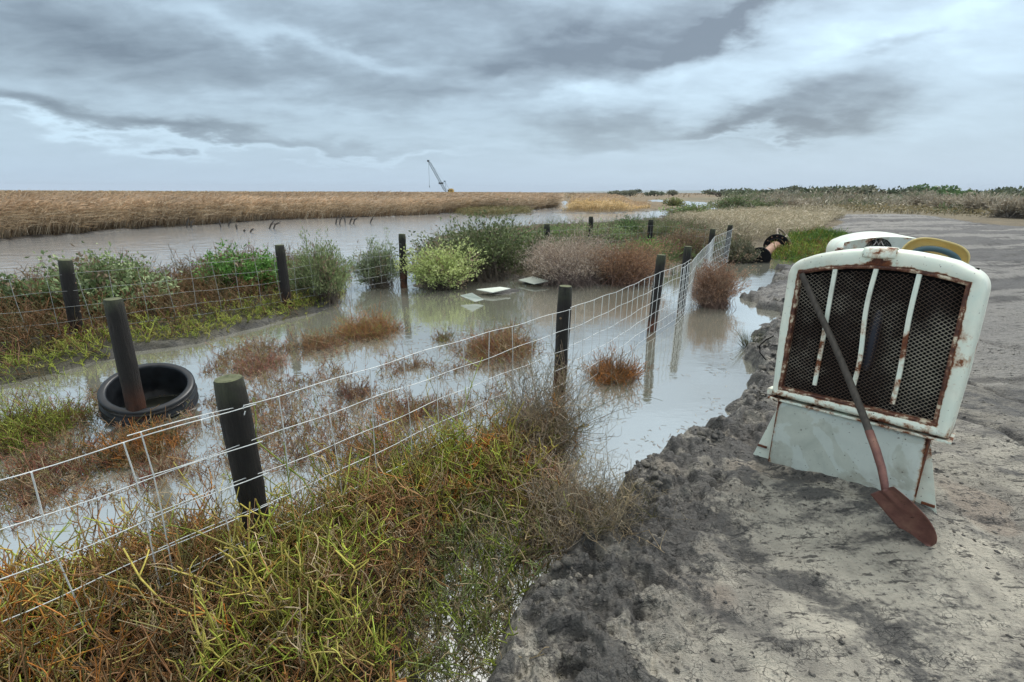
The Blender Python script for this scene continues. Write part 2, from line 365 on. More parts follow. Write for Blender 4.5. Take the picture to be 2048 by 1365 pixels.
pits = T.ss(nC, .575, .63); cc = T.mix(T.m('MULTIPLY', pits, .80), cc, (.032, .031, .031))
sp = T.ss(nA, .57, .64); cc = T.mix(T.m('MULTIPLY', sp, .62), cc, (.05, .048, .046))
sp2 = T.ss(nE, .40, .30); cc = T.mix(T.m('MULTIPLY', T.m('MULTIPLY', sp2, .5), T.m('SUBTRACT', 1.0, T.m('MULTIPLY', wm_, .75))), cc, (.62, .60, .54))
vor = T.n('TexVoronoi', _feature='DISTANCE_TO_EDGE', Vector=T.vm('ADD', pos, T.vm('MULTIPLY', T.n('TexNoise', Vector=pos, Scale=9.0, Detail=4).outputs[1], (.16, .16, .16))), Scale=26.0).outputs[0]
crk = T.m('MULTIPLY', T.ss(vor, .07, .0), T.ss(nB, .47, .6)); cc = T.mix(T.m('MULTIPLY', crk, .45), cc, (.04, .04, .04))
hgt = T.m('ADD', T.m('ADD', T.m('MULTIPLY', nA, .7), T.m('MULTIPLY', nD, 1.6)), T.m('ADD', T.m('MULTIPLY', nC, -.6), T.m('ADD', T.m('MULTIPLY', crk, -.25), T.m('MULTIPLY', nE, .25))))
rgh = T.m('SUBTRACT', .95, T.m('MULTIPLY', wt, .42))
out(T, T.n('BsdfPrincipled', Base__Color=cc, Roughness=rgh, Normal=T.bump(hgt, 1.0, .04)))

o = mesh_np('ground', np.stack([gx, gy, gh], 1), [gf, gf3], m_ground, None, gc, True, {'wet': gw}); tag(o, kind='structure')

# ------------------------------------------------------------------ water
m_water, T = new_mat('water')
pos = T.n('NewGeometry').outputs['Position']
wn = T.noise(T.mapping(pos, sc=(1, 1.6, 1)), 1.4, 4, .5); wn2 = T.noise(T.mapping(pos, sc=(1, 2.2, 1)), 9, 3, .5)
ypos = T.n('SeparateXYZ', Vector=pos).outputs[1]
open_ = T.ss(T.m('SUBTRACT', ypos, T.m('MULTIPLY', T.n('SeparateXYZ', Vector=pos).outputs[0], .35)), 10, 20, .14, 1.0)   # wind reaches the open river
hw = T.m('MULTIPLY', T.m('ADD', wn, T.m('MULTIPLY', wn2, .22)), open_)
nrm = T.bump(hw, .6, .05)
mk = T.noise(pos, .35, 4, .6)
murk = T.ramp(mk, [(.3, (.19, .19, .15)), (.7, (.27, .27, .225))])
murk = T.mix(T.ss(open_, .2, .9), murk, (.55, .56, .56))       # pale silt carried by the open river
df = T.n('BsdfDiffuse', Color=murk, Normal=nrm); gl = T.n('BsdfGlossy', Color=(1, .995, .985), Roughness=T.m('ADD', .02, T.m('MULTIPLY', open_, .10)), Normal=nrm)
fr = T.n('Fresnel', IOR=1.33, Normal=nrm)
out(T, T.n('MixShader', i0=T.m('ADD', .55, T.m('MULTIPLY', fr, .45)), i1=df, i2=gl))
n = 96; a = np.arange(n)*2*math.pi/n
rings = [0.01, 5, 20, 80, 400, 2000, 7000]
v = np.concatenate([np.stack([r_*np.sin(a), r_*np.cos(a), 0*a], 1) for r_ in rings])
idx = np.arange(len(rings)*n).reshape(len(rings), n); nx = np.roll(idx, -1, 1)
f = np.stack([idx[:-1], idx[1:], nx[1:], nx[:-1]], -1).reshape(-1, 4)[:, ::-1]
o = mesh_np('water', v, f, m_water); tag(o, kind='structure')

# ------------------------------------------------------------------ vegetation
m_veg, T = new_mat('plant')
c = T.attr('col'); pos = T.n('NewGeometry').outputs['Position']
nz = T.noise(pos, 60, 2); cc = T.mix(1.0, c, T.ramp(nz, [(.3, (.75, .75, .75)), (.7, (1.25, 1.25, 1.25))]), 'MULTIPLY')
pb = T.n('BsdfPrincipled', Base__Color=cc, Roughness=.55)
tr = T.n('BsdfTranslucent', Color=cc)
out(T, T.n('MixShader', i0=.22, i1=pb, i2=tr))
m_twig, T = new_mat('twig'); c = T.attr('col'); out(T, T.n('BsdfPrincipled', Base__Color=c, Roughness=.8))

def pick(pal, n, w_=None):
    pal = np.array(pal, float); k = rng.choice(len(pal), n, p=None if w_ is None else np.array(w_)/np.sum(w_)); return pal[k]
def curved(base, direction, length, K, wob=.18, rise=0.0):
    """polyline (N,K,3) growing from base along direction, bending and wandering"""
    N = len(base); t = np.linspace(0, 1, K)[None, :, None]
    a1 = rng.normal(0, wob, (N, 1, 3)); a2 = rng.normal(0, wob*.38, (N, 1, 3)); ph = rng.uniform(0, 6.28, (N, 1, 1)); fq = rng.uniform(2.5, 6.5, (N, 1, 1))
    wd = a1*t*t + a2*(np.sin(fq*t+ph)-np.sin(ph))
    return base[:, None] + length[:, None, None]*(direction[:, None]*t + wd + np.array([0, 0, rise])*t**2)
def glasswort(base, hgt, cbase, ctip, rad_=.0022, branch=6, K=7, lean=.55, leandir=None, sides=3, blen=.38):
    """jointed fleshy stems with side branches; returns (verts, quads, colours)"""
    N = len(base); d_ = rng.normal(0, lean, (N, 3)); d_[:, 2] = 1
    if leandir is not None: d_ += leandir
    d_ /= np.linalg.norm(d_, axis=1, keepdims=True)
    P = curved(base, d_, hgt, K, .48, .0)
    t = np.linspace(0, 1, K)
    jit = rng.uniform(.75, 1.3, (N, 1))
    r0 = rad_*jit*(1.05-.35*t)[None]
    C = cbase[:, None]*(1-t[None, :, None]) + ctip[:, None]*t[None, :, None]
    vs, fs, cs = [], [], []
    v, f = tube_np(P, r0, sides); vs.append(v); fs.append(f); cs.append(np.repeat(C.reshape(-1, 3), sides, 0))
    k = len(v)
    if branch:
        M_ = N*branch; pi = np.repeat(np.arange(N), branch); tt = rng.uniform(.2, .95, M_)*(K-1); i0 = np.floor(tt).astype(int); i0 = np.clip(i0, 0, K-2); fr_ = (tt-i0)[:, None]
        b0 = P[pi, i0]*(1-fr_)+P[pi, i0+1]*fr_
        bd = rng.normal(0, 1, (M_, 3)); bd[:, 2] = np.abs(bd[:, 2])*.5+.45; bd /= np.linalg.norm(bd, axis=1, keepdims=True)
        L = hgt[pi]*rng.uniform(.4, 1, M_)*blen
        K2 = 6; B = curved(b0, bd, L, K2, .42, .45)
        t2 = np.linspace(0, 1, K2); tf = tt/(K-1)
        rb = (rad_*.85*jit[pi])*(1-.3*t2)[None]
        cb = (cbase[pi]*(1-tf[:, None])+ctip[pi]*tf[:, None])[:, None]*(1-t2[None, :, None]) + (ctip[pi]*rng.uniform(.8, 1.25, (M_, 1)))[:, None]*t2[None, :, None]
        v, f = tube_np(B, rb, sides); vs.append(v); fs.append(f+k); cs.append(np.repeat(cb.reshape(-1, 3), sides, 0))
    return np.concatenate(vs), np.concatenate(fs), np.concatenate(cs)
def scatter_poly(poly, n, seed=None):
    P = np.array(poly); lo, hi = P.min(0), P.max(0); out_ = []
    while sum(len(o_) for o_ in out_) < n:
        q = rng.uniform(lo, hi, (n*2, 2)); s = sdf(q[:, 0], q[:, 1], poly); out_.append(q[s > 0])
    return np.concatenate(out_)[:n]

GREEN = (.25, .31, .04); LIME = (.42, .48, .07); ORANGE = (.50, .20, .04); BROWN = (.24, .12, .05); STRAW = (.42, .33, .20); GREY = (.27, .23, .18); RED = (.24, .075, .05); DARK = (.05, .038, .022); OLIVE = (.13, .12, .035)

def field_colours(x, y, kind):
    n1 = fbm(x, y, 2.2, 3, 201); n2 = fbm(x, y, 3.0, 3, 211); n = len(x); j = rng.uniform(0, 1, n)
    tip = np.zeros((n, 3)); 
    if kind == 'fore':
        tip[:] = pick([BROWN, STRAW, OLIVE, (.26, .15, .06)], n, [3, 2, 2, 3])
        g_ = j < sst(n1, .42, .60)*.45; tip[g_] = pick([GREEN, LIME, OLIVE, (.30, .30, .06)], g_.sum(), [3, 2, 2, 2])
        j2 = rng.uniform(0, 1, n); o_ = j2 < sst(n2, .50, .64)*.65; tip[o_] = pick([ORANGE, (.35, .20, .05), BROWN], o_.sum())
    return tip

# foreground glasswort mass (uncountable)
A_ = Acc(); 
q = scatter_poly(FORE, 9000); x, y = q[:, 0], q[:, 1]
r_ = np.hypot(x, y); keep = (r_ > .75) & (y > .3) & (np.abs(np.degrees(np.arctan2(x, y))) < 62); x, y = x[keep], y[keep]
s_in = sdf(x, y, FORE)
hh = (.08+.19*sst(s_in, 0, .40))*rng.uniform(.55, 1.15, len(x))*(.7+.6*fbm(x, y, 1.7, 3, 221))
tip = field_colours(x, y, 'fore'); dry = sst(x, -.15, .35)*sst(y, 1.3, 2.1)     # grey straw-coloured growth round the middle post
dm = rng.uniform(0, 1, len(x)) < dry*.85; tip[dm] = pick([STRAW, GREY, (.33, .25, .17), (.30, .16, .10)], dm.sum(), [2, 3, 3, 1])
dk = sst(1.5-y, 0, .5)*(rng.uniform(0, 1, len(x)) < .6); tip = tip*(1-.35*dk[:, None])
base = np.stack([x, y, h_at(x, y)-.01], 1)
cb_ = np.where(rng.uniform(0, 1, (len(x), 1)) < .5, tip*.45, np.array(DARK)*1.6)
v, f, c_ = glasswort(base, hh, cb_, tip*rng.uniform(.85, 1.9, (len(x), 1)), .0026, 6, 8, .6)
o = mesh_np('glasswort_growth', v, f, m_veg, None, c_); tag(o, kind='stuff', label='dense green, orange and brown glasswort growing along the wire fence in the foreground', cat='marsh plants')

q = scatter_poly(FORE, 3900); x, y = q.T; n1 = fbm(x, y, 2.0, 3, 205); n2 = fbm(x, y, 2.6, 3, 215); dryz = sst(x, -.25, .25)*sst(y, 1.5, 2.1)
k = (np.hypot(x, y) > .8) & (y > .3) & (rng.uniform(0, 1, len(x)) < sst(np.maximum(n1, n2), .50, .66)*(1-.85*dryz)*(.35+.65*sst(y, .9, 1.5))); x, y, n1, n2 = x[k], y[k], n1[k], n2[k]
tip = pick([LIME, GREEN, (.52, .44, .10), (.40, .34, .10), (.34, .30, .08)], len(x), [1.6, 2, 3, 3, 2]); og = n2 > n1; tip[og] = pick([(.55, .26, .05), (.48, .34, .08), (.42, .20, .06), (.45, .40, .10)], og.sum())
base = np.stack([x, y, h_at(x, y)-.01], 1); hh = (.15+.16*sst(sdf(x, y, FORE), 0, .4))*rng.uniform(.75, 1.15, len(x))
v, f, c_ = glasswort(base, hh, tip*.35, tip*rng.uniform(.8, 1.35, (len(x), 1)), .0038, 5, 9, .45, None, 4, .34)
o = mesh_np('glasswort_growth', v, f, m_veg, None, c_); tag(o, kind='stuff', label='fleshy lime and orange glasswort stems standing out of the foreground mass', cat='marsh plants')
# fine dry twiggery in the foreground mat
q = scatter_poly(FORE, 5000); x, y = q[:, 0], q[:, 1]; k = (np.hypot(x, y) > .75) & (y > .3); x, y = x[k], y[k]
base = np.stack([x, y, h_at(x, y)+rng.uniform(0, .12, len(x))], 1)
d_ = rng.normal(0, 1, (len(x), 3)); d_[:, 2] = np.abs(d_[:, 2])*.35; d_ /= np.linalg.norm(d_, axis=1, keepdims=True)
P = curved(base, d_, rng.uniform(.08, .25, len(x)), 6, .3); cc_ = pick([DARK, BROWN, GREY, (.1, .07, .04)], len(x), [3, 2, 1.2, 3])
v, f = tube_np(P, .0013*np.ones((len(x), 6)), 3)
o = mesh_np('dead_stem_litter', v, f, m_twig, None, np.repeat(cc_, 18, 0)); tag(o, kind='stuff', label='tangled dead brown stems lying under the foreground glasswort', cat='plant litter')

# clumps of dry branching growth around the middle fence post, reaching up through the wire
def dry_clump(cx, cy, w_, h_, n, pal, wts=None, rad_=.0016, branch=7, name='dry_bush', label='', cat='bush', group=None, lean=.5, K=7, z0=None):
    rr = np.sqrt(rng.uniform(0, 1, n)); th = rng.uniform(0, 2*math.pi, n)
    x = cx+rr*np.cos(th)*w_/2*.75; y = cy+rr*np.sin(th)*w_/2*.75
    z = h_at(x, y) if z0 is None else np.full(n, z0)
    z = np.maximum(z, -.06)
    base = np.stack([x, y, z], 1); hg = h_*(1.05-.45*rr**2)*rng.uniform(.7, 1.1, n)
    ld = np.stack([np.cos(th)*rr*.6, np.sin(th)*rr*.6, 0*rr], 1)
    tp = pick(pal, n, wts)*rng.uniform(.75, 1.25, (n, 1))
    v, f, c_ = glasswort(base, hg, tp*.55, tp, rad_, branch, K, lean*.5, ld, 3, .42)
    o = mesh_np(name, v - np.array([cx, cy, 0]), f, m_veg, None, c_); o.location = (cx, cy, 0)
    tag(o, label, cat, group); return o
dry_clump(*g2(1085, 880), .60, .50, 230, [STRAW, GREY, (.33, .25, .17), OLIVE], name='dry_bush', rad_=.0016, label='straw coloured twiggy bush at the foot of the tall middle fence post', branch=8)
dry_clump(*g2(1170, 1075), .55, .30, 230, [STRAW, (.38, .32, .22), GREY, OLIVE], name='dry_bush', label='pale dry twiggy bush beside the grey mud bank, right of the small pool')
dry_clump(*g2(760, 930), .6, .34, 160, [ORANGE, STRAW, BROWN, OLIVE], name='dry_bush', label='rusty brown bush pushing up through the fence wire left of the middle post')

# thin emergent stems standing in the shallow water
AQ = pp([(0, 800), (380, 760), (480, 690), (640, 690), (850, 640), (1060, 650), (1090, 700), (1080, 800), (900, 860), (700, 930), (450, 960), (250, 1000), (0, 1070)])
q = scatter_poly(AQ, 8200); x, y = q[:, 0], q[:, 1]
leftness = sst(-x, .9, 2.2)*1.25 - .12*sst(x, -.9, -.3)*sst(3.6-y, 0, .8)
pn = fbm(x, y, 1.6, 4, 231); keep = (rng.uniform(0, 1, len(x)) < sst(pn+.13*leftness, .53, .67)) ; x, y = x[keep], y[keep]
hh = rng.uniform(.05, .16, len(x))*(.8+.5*sst(fbm(x, y, 1.6, 4, 231), .5, .7))
tip = pick([(.32, .18, .08), (.34, .15, .09), (.36, .24, .13), STRAW, (.26, .24, .07), (.18, .10, .06)], len(x), [4, 2, 3, 2, 2, 3])
ri_ = np.hypot(x+3.28, y-3.85) > .42; x, y, hh, tip = x[ri_], y[ri_], hh[ri_], tip[ri_]
base = np.stack([x, y, np.full(len(x), -.03)], 1); v, f, c_ = glasswort(base, hh, tip*.5, tip, .0026, 5, 6, .7)
o = mesh_np('drowned_glasswort', v, f, m_veg, None, c_); tag(o, kind='stuff', label='sparse brown and red glasswort stems standing in the shallow floodwater', cat='marsh plants')
# sparse green and dark stems in the small foreground pool
PO = pp([(820, 1365), (850, 1100), (900, 1030), (960, 1005), (1040, 1090), (1090, 1130), (1040, 1220), (990, 1365)])
q = scatter_poly(PO, 620); x, y = q[:, 0], q[:, 1]; base = np.stack([x, y, np.full(len(x), -.02)], 1)
tip = pick([GREEN, OLIVE, (.22, .19, .12), STRAW, (.20, .25, .08)], len(x), [2, 3, 2, 2, 3])
v, f, c_ = glasswort(base, rng.uniform(.06, .2, len(x)), tip*.7, tip, .0032, 4, 7, .8)
o = mesh_np('pool_weed', v, f, m_veg, None, c_); tag(o, kind='stuff', label='green and dark stems in the small pool between glasswort and mud bank', cat='marsh plants')

# clumps in the flooded enclosure
RB = [(.34, .19, .08), (.36, .16, .07), (.42, .26, .12), (.30, .17, .07), OLIVE]
clumps = [((735, 665), .95, .26, 420, [(.36, .19, .08), (.34, .15, .06), (.32, .28, .07), (.46, .22, .07)], 'low rust brown glasswort clump with green top, left of the floating plates'),
          ((640, 690), .55, .17, 150, RB, 'small brown clump joined to the left of the big rust brown one'),
          ((520, 735), .62, .15, 260, [(.38, .17, .12), (.42, .20, .14), (.40, .26, .20), (.24, .2, .08)], 'pinkish red glasswort clump standing in water above the black plastic ring'),
          ((1000, 705), .95, .22, 420, [(.34, .18, .08), (.36, .15, .07), (.26, .22, .07), (.4, .26, .12)], 'red brown glasswort clump in the water left of the tall middle fence post'),
          ((885, 680), .35, .14, 90, [OLIVE, (.28, .25, .06), BROWN], 'small olive clump alone in the water behind the fence wire'),
          ((830, 735), .28, .12, 70, [STRAW, BROWN, (.3, .18, .1)], 'small straw brown tuft in the water right of a wire stay'),
          ((700, 790), .40, .16, 120, [BROWN, (.18, .08, .06), GREY], 'dark brown tuft in open water in the middle of the flooded enclosure'),
          ((830, 820), .42, .13, 130, [BROWN, RED, STRAW], 'thin brown clump in water just behind the lower fence wires'),
          ((1225, 755), .55, .24, 330, [(.32, .15, .05), ORANGE, BROWN, (.26, .18, .09)], 'rusty orange grassy clump in the water right of the tall middle fence post'),
          ((290, 905), .55, .20, 300, [(.30, .17, .05), ORANGE, OLIVE, BROWN], 'orange and green glasswort clump in front of the black plastic ring'),
          ((30, 880), .85, .26, 480, [LIME, GREEN, OLIVE, BROWN], 'lime green glasswort clump at the left edge beside the black plastic ring'),
          ((120, 845), .60, .17, 230, [OLIVE, GREEN, BROWN], 'small green clump between the left edge and the black plastic ring'),
          ((120, 950), .80, .16, 330, [BROWN, STRAW, OLIVE, RED], 'brown clump in shallow water behind the leftmost fence panel'),
          ((330, 800+150), .5, .15, 160, [RED, BROWN, STRAW], 'reddish brown clump below the black plastic ring behind the fence wire')]
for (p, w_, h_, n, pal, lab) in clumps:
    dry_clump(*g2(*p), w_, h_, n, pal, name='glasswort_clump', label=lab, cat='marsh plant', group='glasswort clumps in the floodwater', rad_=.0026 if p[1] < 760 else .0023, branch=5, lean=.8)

# bank strip on the far side: lime edge, brown mass behind
q = scatter_poly(STRIP, 7200); x, y = q[:, 0], q[:, 1]; k = (x > -9) ; x, y = x[k], y[k]
base = np.stack([x, y, h_at(x, y)-.01], 1); pj = np.array([proj((a_, b_, 0)) for a_, b_ in zip(x, y)])
edge_y = np.interp(pj[:, 0], [0, 110, 200, 260, 400, 500, 600, 650, 700], [775, 752, 722, 700, 688, 655, 635, 615, 590])
nearness = 1-sst(edge_y-pj[:, 1], 15, 62)
lm = rng.uniform(0, 1, len(x)) < nearness*.92
tip = pick([BROWN, (.20, .11, .04), OLIVE, (.24, .15, .06), (.12, .09, .035)], len(x), [3, 3, 1.6, 2, 2])
tip[lm] = pick([LIME, GREEN, (.42, .42, .08), (.30, .27, .06)], lm.sum(), [2, 3, 2, 2])
hh = np.where(lm, rng.uniform(.07, .18, len(x)), rng.uniform(.16, .40, len(x)))*np.where(sst(-x, 4.6, 6)>0, 1, .85)
v, f, c_ = glasswort(base, hh, tip*.45, tip, .0045, 5, 6, .75)
o = mesh_np('bank_glasswort', v, f, m_veg, None, c_); tag(o, kind='stuff', label='brown glasswort with a lime green edge covering the low bank behind the lone post', cat='marsh plants')

# bushes with real twigs and leaves
def bush(px_, py_, wpx, hpx, pal, label, leaf=(.035, .012), n_tw=160, n_lf=26, feather=.5, twc=(.10, .08, .06), lobes=9, name='leafy_bush', group=None, dome=1.0, cat='bush', depth=.62, spread=.55, dens=1.9):
    n_tw = int(n_tw*dens); n_lf = int(n_lf*.72); c0 = G(px_, py_, .0); dist = (c0-EYE)@FW; W_ = wpx*dist/F*1.62; H_ = hpx*dist/F/math.cos(PITCH)*1.15
    cx, cy = c0[0], c0[1]+W_*.22*depth
    root = empty(name, (cx, cy, 0)); tag(root, label, cat, group)
    lc = rng.normal(0, 1, (lobes, 3)); lc /= np.linalg.norm(lc, axis=1, keepdims=True); lc[:, 2] = np.abs(lc[:, 2])
    lr = rng.uniform(.40, 1.12, lobes)
    cen = lc*np.array([W_*.30, W_*.30*depth, H_*.45*dome])*lr[:, None]; cen[:, 2] += H_*.30
    li = rng.integers(0, lobes, n_tw); tg = rng.normal(0, 1, (n_tw, 3)); tg /= np.linalg.norm(tg, axis=1, keepdims=True)
    end = cen[li] + tg*np.array([W_*.24, W_*.24*depth, H_*.30])*rng.uniform(.6, 1.12, (n_tw, 1)); wild = rng.uniform(0, 1, n_tw) < .16; end[wild] *= rng.uniform(1.05, 1.24, (wild.sum(), 1)); end[:, 2] = np.maximum(end[:, 2], .06*H_)
    st_ = rng.normal(0, 1, (n_tw, 3))*np.array([W_*.10, W_*.10, 0]); st_[:, 2] = -.08
    K = 7; t = np.linspace(0, 1, K)[None, :, None]
    midp = (st_+end)/2 + np.array([0, 0, .16*H_])
    P = st_[:, None]*(1-t)**2 + 2*midp[:, None]*t*(1-t) + end[:, None]*t**2
    v, f = tube_np(P, np.maximum(.0030*dist/9, .0025)*(1.3-t[..., 0]), 3)
    tc = np.array(twc)*rng.uniform(.7, 1.3, (n_tw, 1)); br = mesh_np('branches', v, f, m_twig, root, np.repeat(tc, K*3, 0))
    M_ = n_tw*n_lf; ti = np.repeat(np.arange(n_tw), n_lf); u = rng.uniform(.35, 1, M_)**.8; ft = u*(K-1); i0 = np.clip(ft.astype(int), 0, K-2); fr_ = (ft-i0)[:, None]
    b0 = P[ti, i0]*(1-fr_)+P[ti, i0+1]*fr_ + rng.normal(0, 1, (M_, 3))*W_*.022
    ax = P[ti, i0+1]-P[ti, i0]; ax /= np.linalg.norm(ax, axis=1, keepdims=True)+1e-9
    dr = ax*feather + rng.normal(0, spread, (M_, 3)); dr[:, 2] += .25; dr /= np.linalg.norm(dr, axis=1, keepdims=True)
    sd_ = np.cross(dr, rng.normal(0, 1, (M_, 3))); sd_ /= np.linalg.norm(sd_, axis=1, keepdims=True)
    L = leaf[0]*rng.uniform(.6, 1.3, (M_, 1)); Wd = leaf[1]*rng.uniform(.7, 1.3, (M_, 1))
    nrm_ = np.cross(dr, sd_)
    L = L*1.45; Wd = Wd*1.55; cl_k = 1.45
    V4 = np.stack([b0, b0+dr*L*.5+sd_*Wd*.5+nrm_*Wd*.15, b0+dr*L, b0+dr*L*.5-sd_*Wd*.5+nrm_*Wd*.15], 1)
    cl_ = (pick(pal, lobes)*rng.uniform(.65, 1.4, (lobes, 1)))[li][ti]*.5 + pick(pal, M_)*.5; dead = (rng.uniform(0, 1, n_tw) < .10)[ti]; cl_[dead] = np.array([.20, .15, .10]); cl_ = cl_*rng.uniform(.7, 1.3, (M_, 1))*cl_k
    fol = mesh_np('foliage', V4.reshape(-1, 3), np.arange(M_*4).reshape(-1, 4), m_veg, root, np.repeat(cl_, 4, 0), False)
    for ch in (br, fol): pass
    return root
SB = [(.16, .22, .10), (.22, .28, .14), (.10, .15, .06), (.30, .34, .20)]
bush(205, 645, 205, 116, [(.13, .18, .07), (.18, .23, .10), (.08, .12, .045), (.26, .30, .16)], 'pale leaved saltbush behind the leftmost fence post', (.05, .026), 150, 34, .4)
bush(50, 645, 110, 84, [(.13, .18, .07), (.18, .23, .10), (.08, .12, .045)], 'low saltbush at the left edge of the far bank', (.05, .026), 80, 30, .4)
bush(478, 600, 125, 100, [(.10, .22, .045), (.13, .26, .05), (.07, .15, .03)], 'rounded vivid green bush on the far bank by the river', (.05, .02), 170, 36, .3)
bush(640, 612, 112, 98, [(.15, .19, .08), (.20, .24, .11), (.11, .14, .06)], 'feathery grey green bush right of the second far fence post', (.045, .010), 240, 40, 1.6, dome=1.1, spread=.3)
bush(760, 578, 82, 84, [(.17, .21, .11), (.21, .25, .14), (.12, .15, .08)], 'narrow grey green bush at the left of the third far fence post', (.045, .010), 180, 34, 1.6, spread=.3)
bush(880, 582, 125, 92, [(.34, .40, .15), (.42, .46, .20), (.24, .30, .09)], 'bright yellow green bush in front of the large dark one', (.04, .018), 190, 34, .8)
bush(965, 562, 205, 116, [(.09, .12, .045), (.13, .16, .06), (.20, .22, .11), (.06, .08, .03)], 'large dark green leafy bush left of the floating plates', (.055, .022), 300, 34, .8, (.09), )  if False else None
bush(965, 566, 195, 112, [(.09, .12, .045), (.13, .16, .06), (.20, .22, .11), (.06, .08, .03)], 'largest dark green leafy bush, above the floating plates', (.055, .022), 300, 34, .8)
bush(1085, 545, 80, 80, [(.06, .08, .03), (.10, .12, .05)], 'dark green bush between the large green bush and the dry purple one', (.05, .02), 130, 28, .8)  # leaf palette darker than the bushes beside it
bush(1060, 520, 110, 50, [(.10, .19, .05), (.15, .24, .07)], 'low mid green bush behind the dark bush along the far fence', (.05, .02), 130, 30, .8)
bush(1150, 482, 90, 26, [(.10, .19, .05), (.15, .24, .07), (.20, .23, .10)], 'thin row of green bush below the fifth far fence post', (.06, .025), 110, 26, .8)
bush(1262, 484, 80, 42, [(.09, .15, .05), (.13, .19, .07), (.07, .10, .04)], 'upright green bush left of the tall far fence post by the river', (.06, .02), 150, 30, 1.2)
bush(1300, 525, 130, 44, [(.12, .22, .05), (.16, .27, .07)], 'low bright green bush behind the dry purple bush', (.05, .02), 130, 28, .8)
bush(1370, 525, 105, 64, [(.17, .10, .07), (.22, .13, .08), (.12, .10, .05)], 'reddish brown bush right of the tall far fence post', (.05, .012), 170, 30, 1.4)
bush(1010, 505, 110, 44, [(.12, .17, .06), (.16, .21, .08), (.22, .2, .12)], 'ragged green bush around the short fourth far fence post', (.05, .02), 130, 28, .9)
bush(1110, 500, 90, 42, [(.10, .17, .05), (.14, .22, .07), (.20, .21, .10)], 'leafy green bush behind the fifth far fence post', (.05, .02), 130, 28, .9)
bush(1215, 500, 110, 46, [(.13, .19, .07), (.18, .24, .09), (.25, .25, .14)], 'green bush behind the crest of the dry purple bush', (.05, .02), 130, 28, .9)
bush(1335, 492, 90, 40, [(.15, .19, .08), (.22, .2, .11), (.12, .15, .06)], 'mixed green and brown bush just right of the tall far fence post', (.05, .018), 130, 28, .9)
bush(1420, 500, 90, 34, [(.24, .2, .13), (.18, .16, .09)], 'low brown scrub between the last posts of the near fence', (.05, .015), 120, 28, 1.1)
bush(1483, 527, 66, 44, [(.07, .075, .04), (.10, .10, .06)], 'small dark bush behind the far end of the wire fence', (.05, .02), 110, 26, .8)
DP = [(.30, .245, .20), (.42, .36, .30), (.22, .165, .12), (.32, .235, .155)]
bush(1140, 574, 200, 98, DP, 'wide dry purplish grey twiggy bush in the middle distance', (.040, .007), 420, 40, 1.4, (.2, .15, .13), 10, 'dry_bush')
bush(1255, 572, 155, 84, [(.22, .12, .07), (.26, .16, .09), (.17, .10, .06)], 'dry rust brown bush behind the third near fence post', (.040, .007), 330, 36, 1.4, (.2, .12, .09), 9, 'dry_bush')
bush(1437, 618, 100, 84, [(.22, .13, .08), (.28, .19, .14), (.17, .10, .06)], 'dry reddish grey bush standing in water right of the wire fence', (.030, .006), 330, 34, 1.4, (.2, .13, .1), 8, 'dry_bush')
bush(1385, 436, 90, 22, [(.13, .18, .06), (.18, .22, .09)], 'low green bush on the bank at the river bend', (.12, .06), 90, 22)
bush(1475, 424, 60, 26, [(.09, .13, .05), (.13, .16, .07)], 'rounded dark green bush on the plain right of the river bend', (.15, .07), 90, 22)
bush(1520, 424, 50, 20, [(.11, .14, .06), (.15, .17, .08)], 'smaller dark green bush right of the rounded one on the plain', (.15, .07), 80, 20)
bush(1350, 414, 40, 14, [(.16, .19, .07), (.2, .2, .08)], 'yellow green bush on the tip of land inside the river bend', (.18, .09), 60, 20)

# bright green mat by the rusty pipe
q = scatter_poly(MAT, 5200); x, y = q[:, 0], q[:, 1]; base = np.stack([x, y, h_at(x, y)-.01], 1)
tip = pick([(.12, .26, .03), (.20, .32, .04), (.30, .34, .05), (.09, .18, .03)], len(x), [4, 3, 1.5, 2])
on = fbm(x, y, .7, 3, 241); og = rng.uniform(0, 1, len(x)) < sst(on, .55, .7)*.6; tip[og] = pick([(.32, .2, .06), LIME], og.sum())
v, f, c_ = glasswort(base, rng.uniform(.10, .26, len(x)), tip*.5, tip, .008, 3, 4, .9)
o = mesh_np('green_groundcover', v, f, m_veg, None, c_); tag(o, kind='stuff', label='bright green mat of ground cover beside the rusty flanged pipe', cat='marsh plants')

# grasses: blades as tapered ribbons
def blades(base, hgt, wid, lean, cb0, ct0, K=4, droop=.5, up=1.0):
    N = len(base); d_ = rng.normal(0, .16, (N, 3)) + lean; d_[:, 2] = up; d_ /= np.linalg.norm(d_, axis=1, keepdims=True)
    t = np.linspace(0, 1, K)[None, :, None]; side = rng.normal(0, 1, (N, 3)); side[:, 2] *= .1; side -= (side*d_).sum(1, keepdims=True)*d_; side /= np.linalg.norm(side, axis=1, keepdims=True)
    bend = np.stack([d_[:, 0], d_[:, 1], np.zeros(N)], 1) + rng.normal(0, .25, (N, 3)); bend[:, 2] = -rng.uniform(.2, .7, N)
    P = base[:, None] + hgt[:, None, None]*(d_[:, None]*t + bend[:, None]*droop*t**2.2)
    wv_ = wid[:, None, None]*(1-t*.85)*.5
    v = np.stack([P-side[:, None]*wv_, P+side[:, None]*wv_], 2).reshape(-1, 3)
    idx = np.arange(N*K*2).reshape(N, K, 2); f = np.stack([idx[:, :-1, 0], idx[:, :-1, 1], idx[:, 1:, 1], idx[:, 1:, 0]], -1).reshape(-1, 4)
    C = cb0[:, None]*(1-t)+ct0[:, None]*t
    return v, f, np.repeat(C.reshape(-1, 3), 2, 0)
def merge(parts):
    k = 0; vs, fs, cs = [], [], []
    for v, f, c_ in parts: vs.append(v); fs.append(f+k); cs.append(c_); k += len(v)
    return np.concatenate(vs), np.concatenate(fs), np.concatenate(cs)
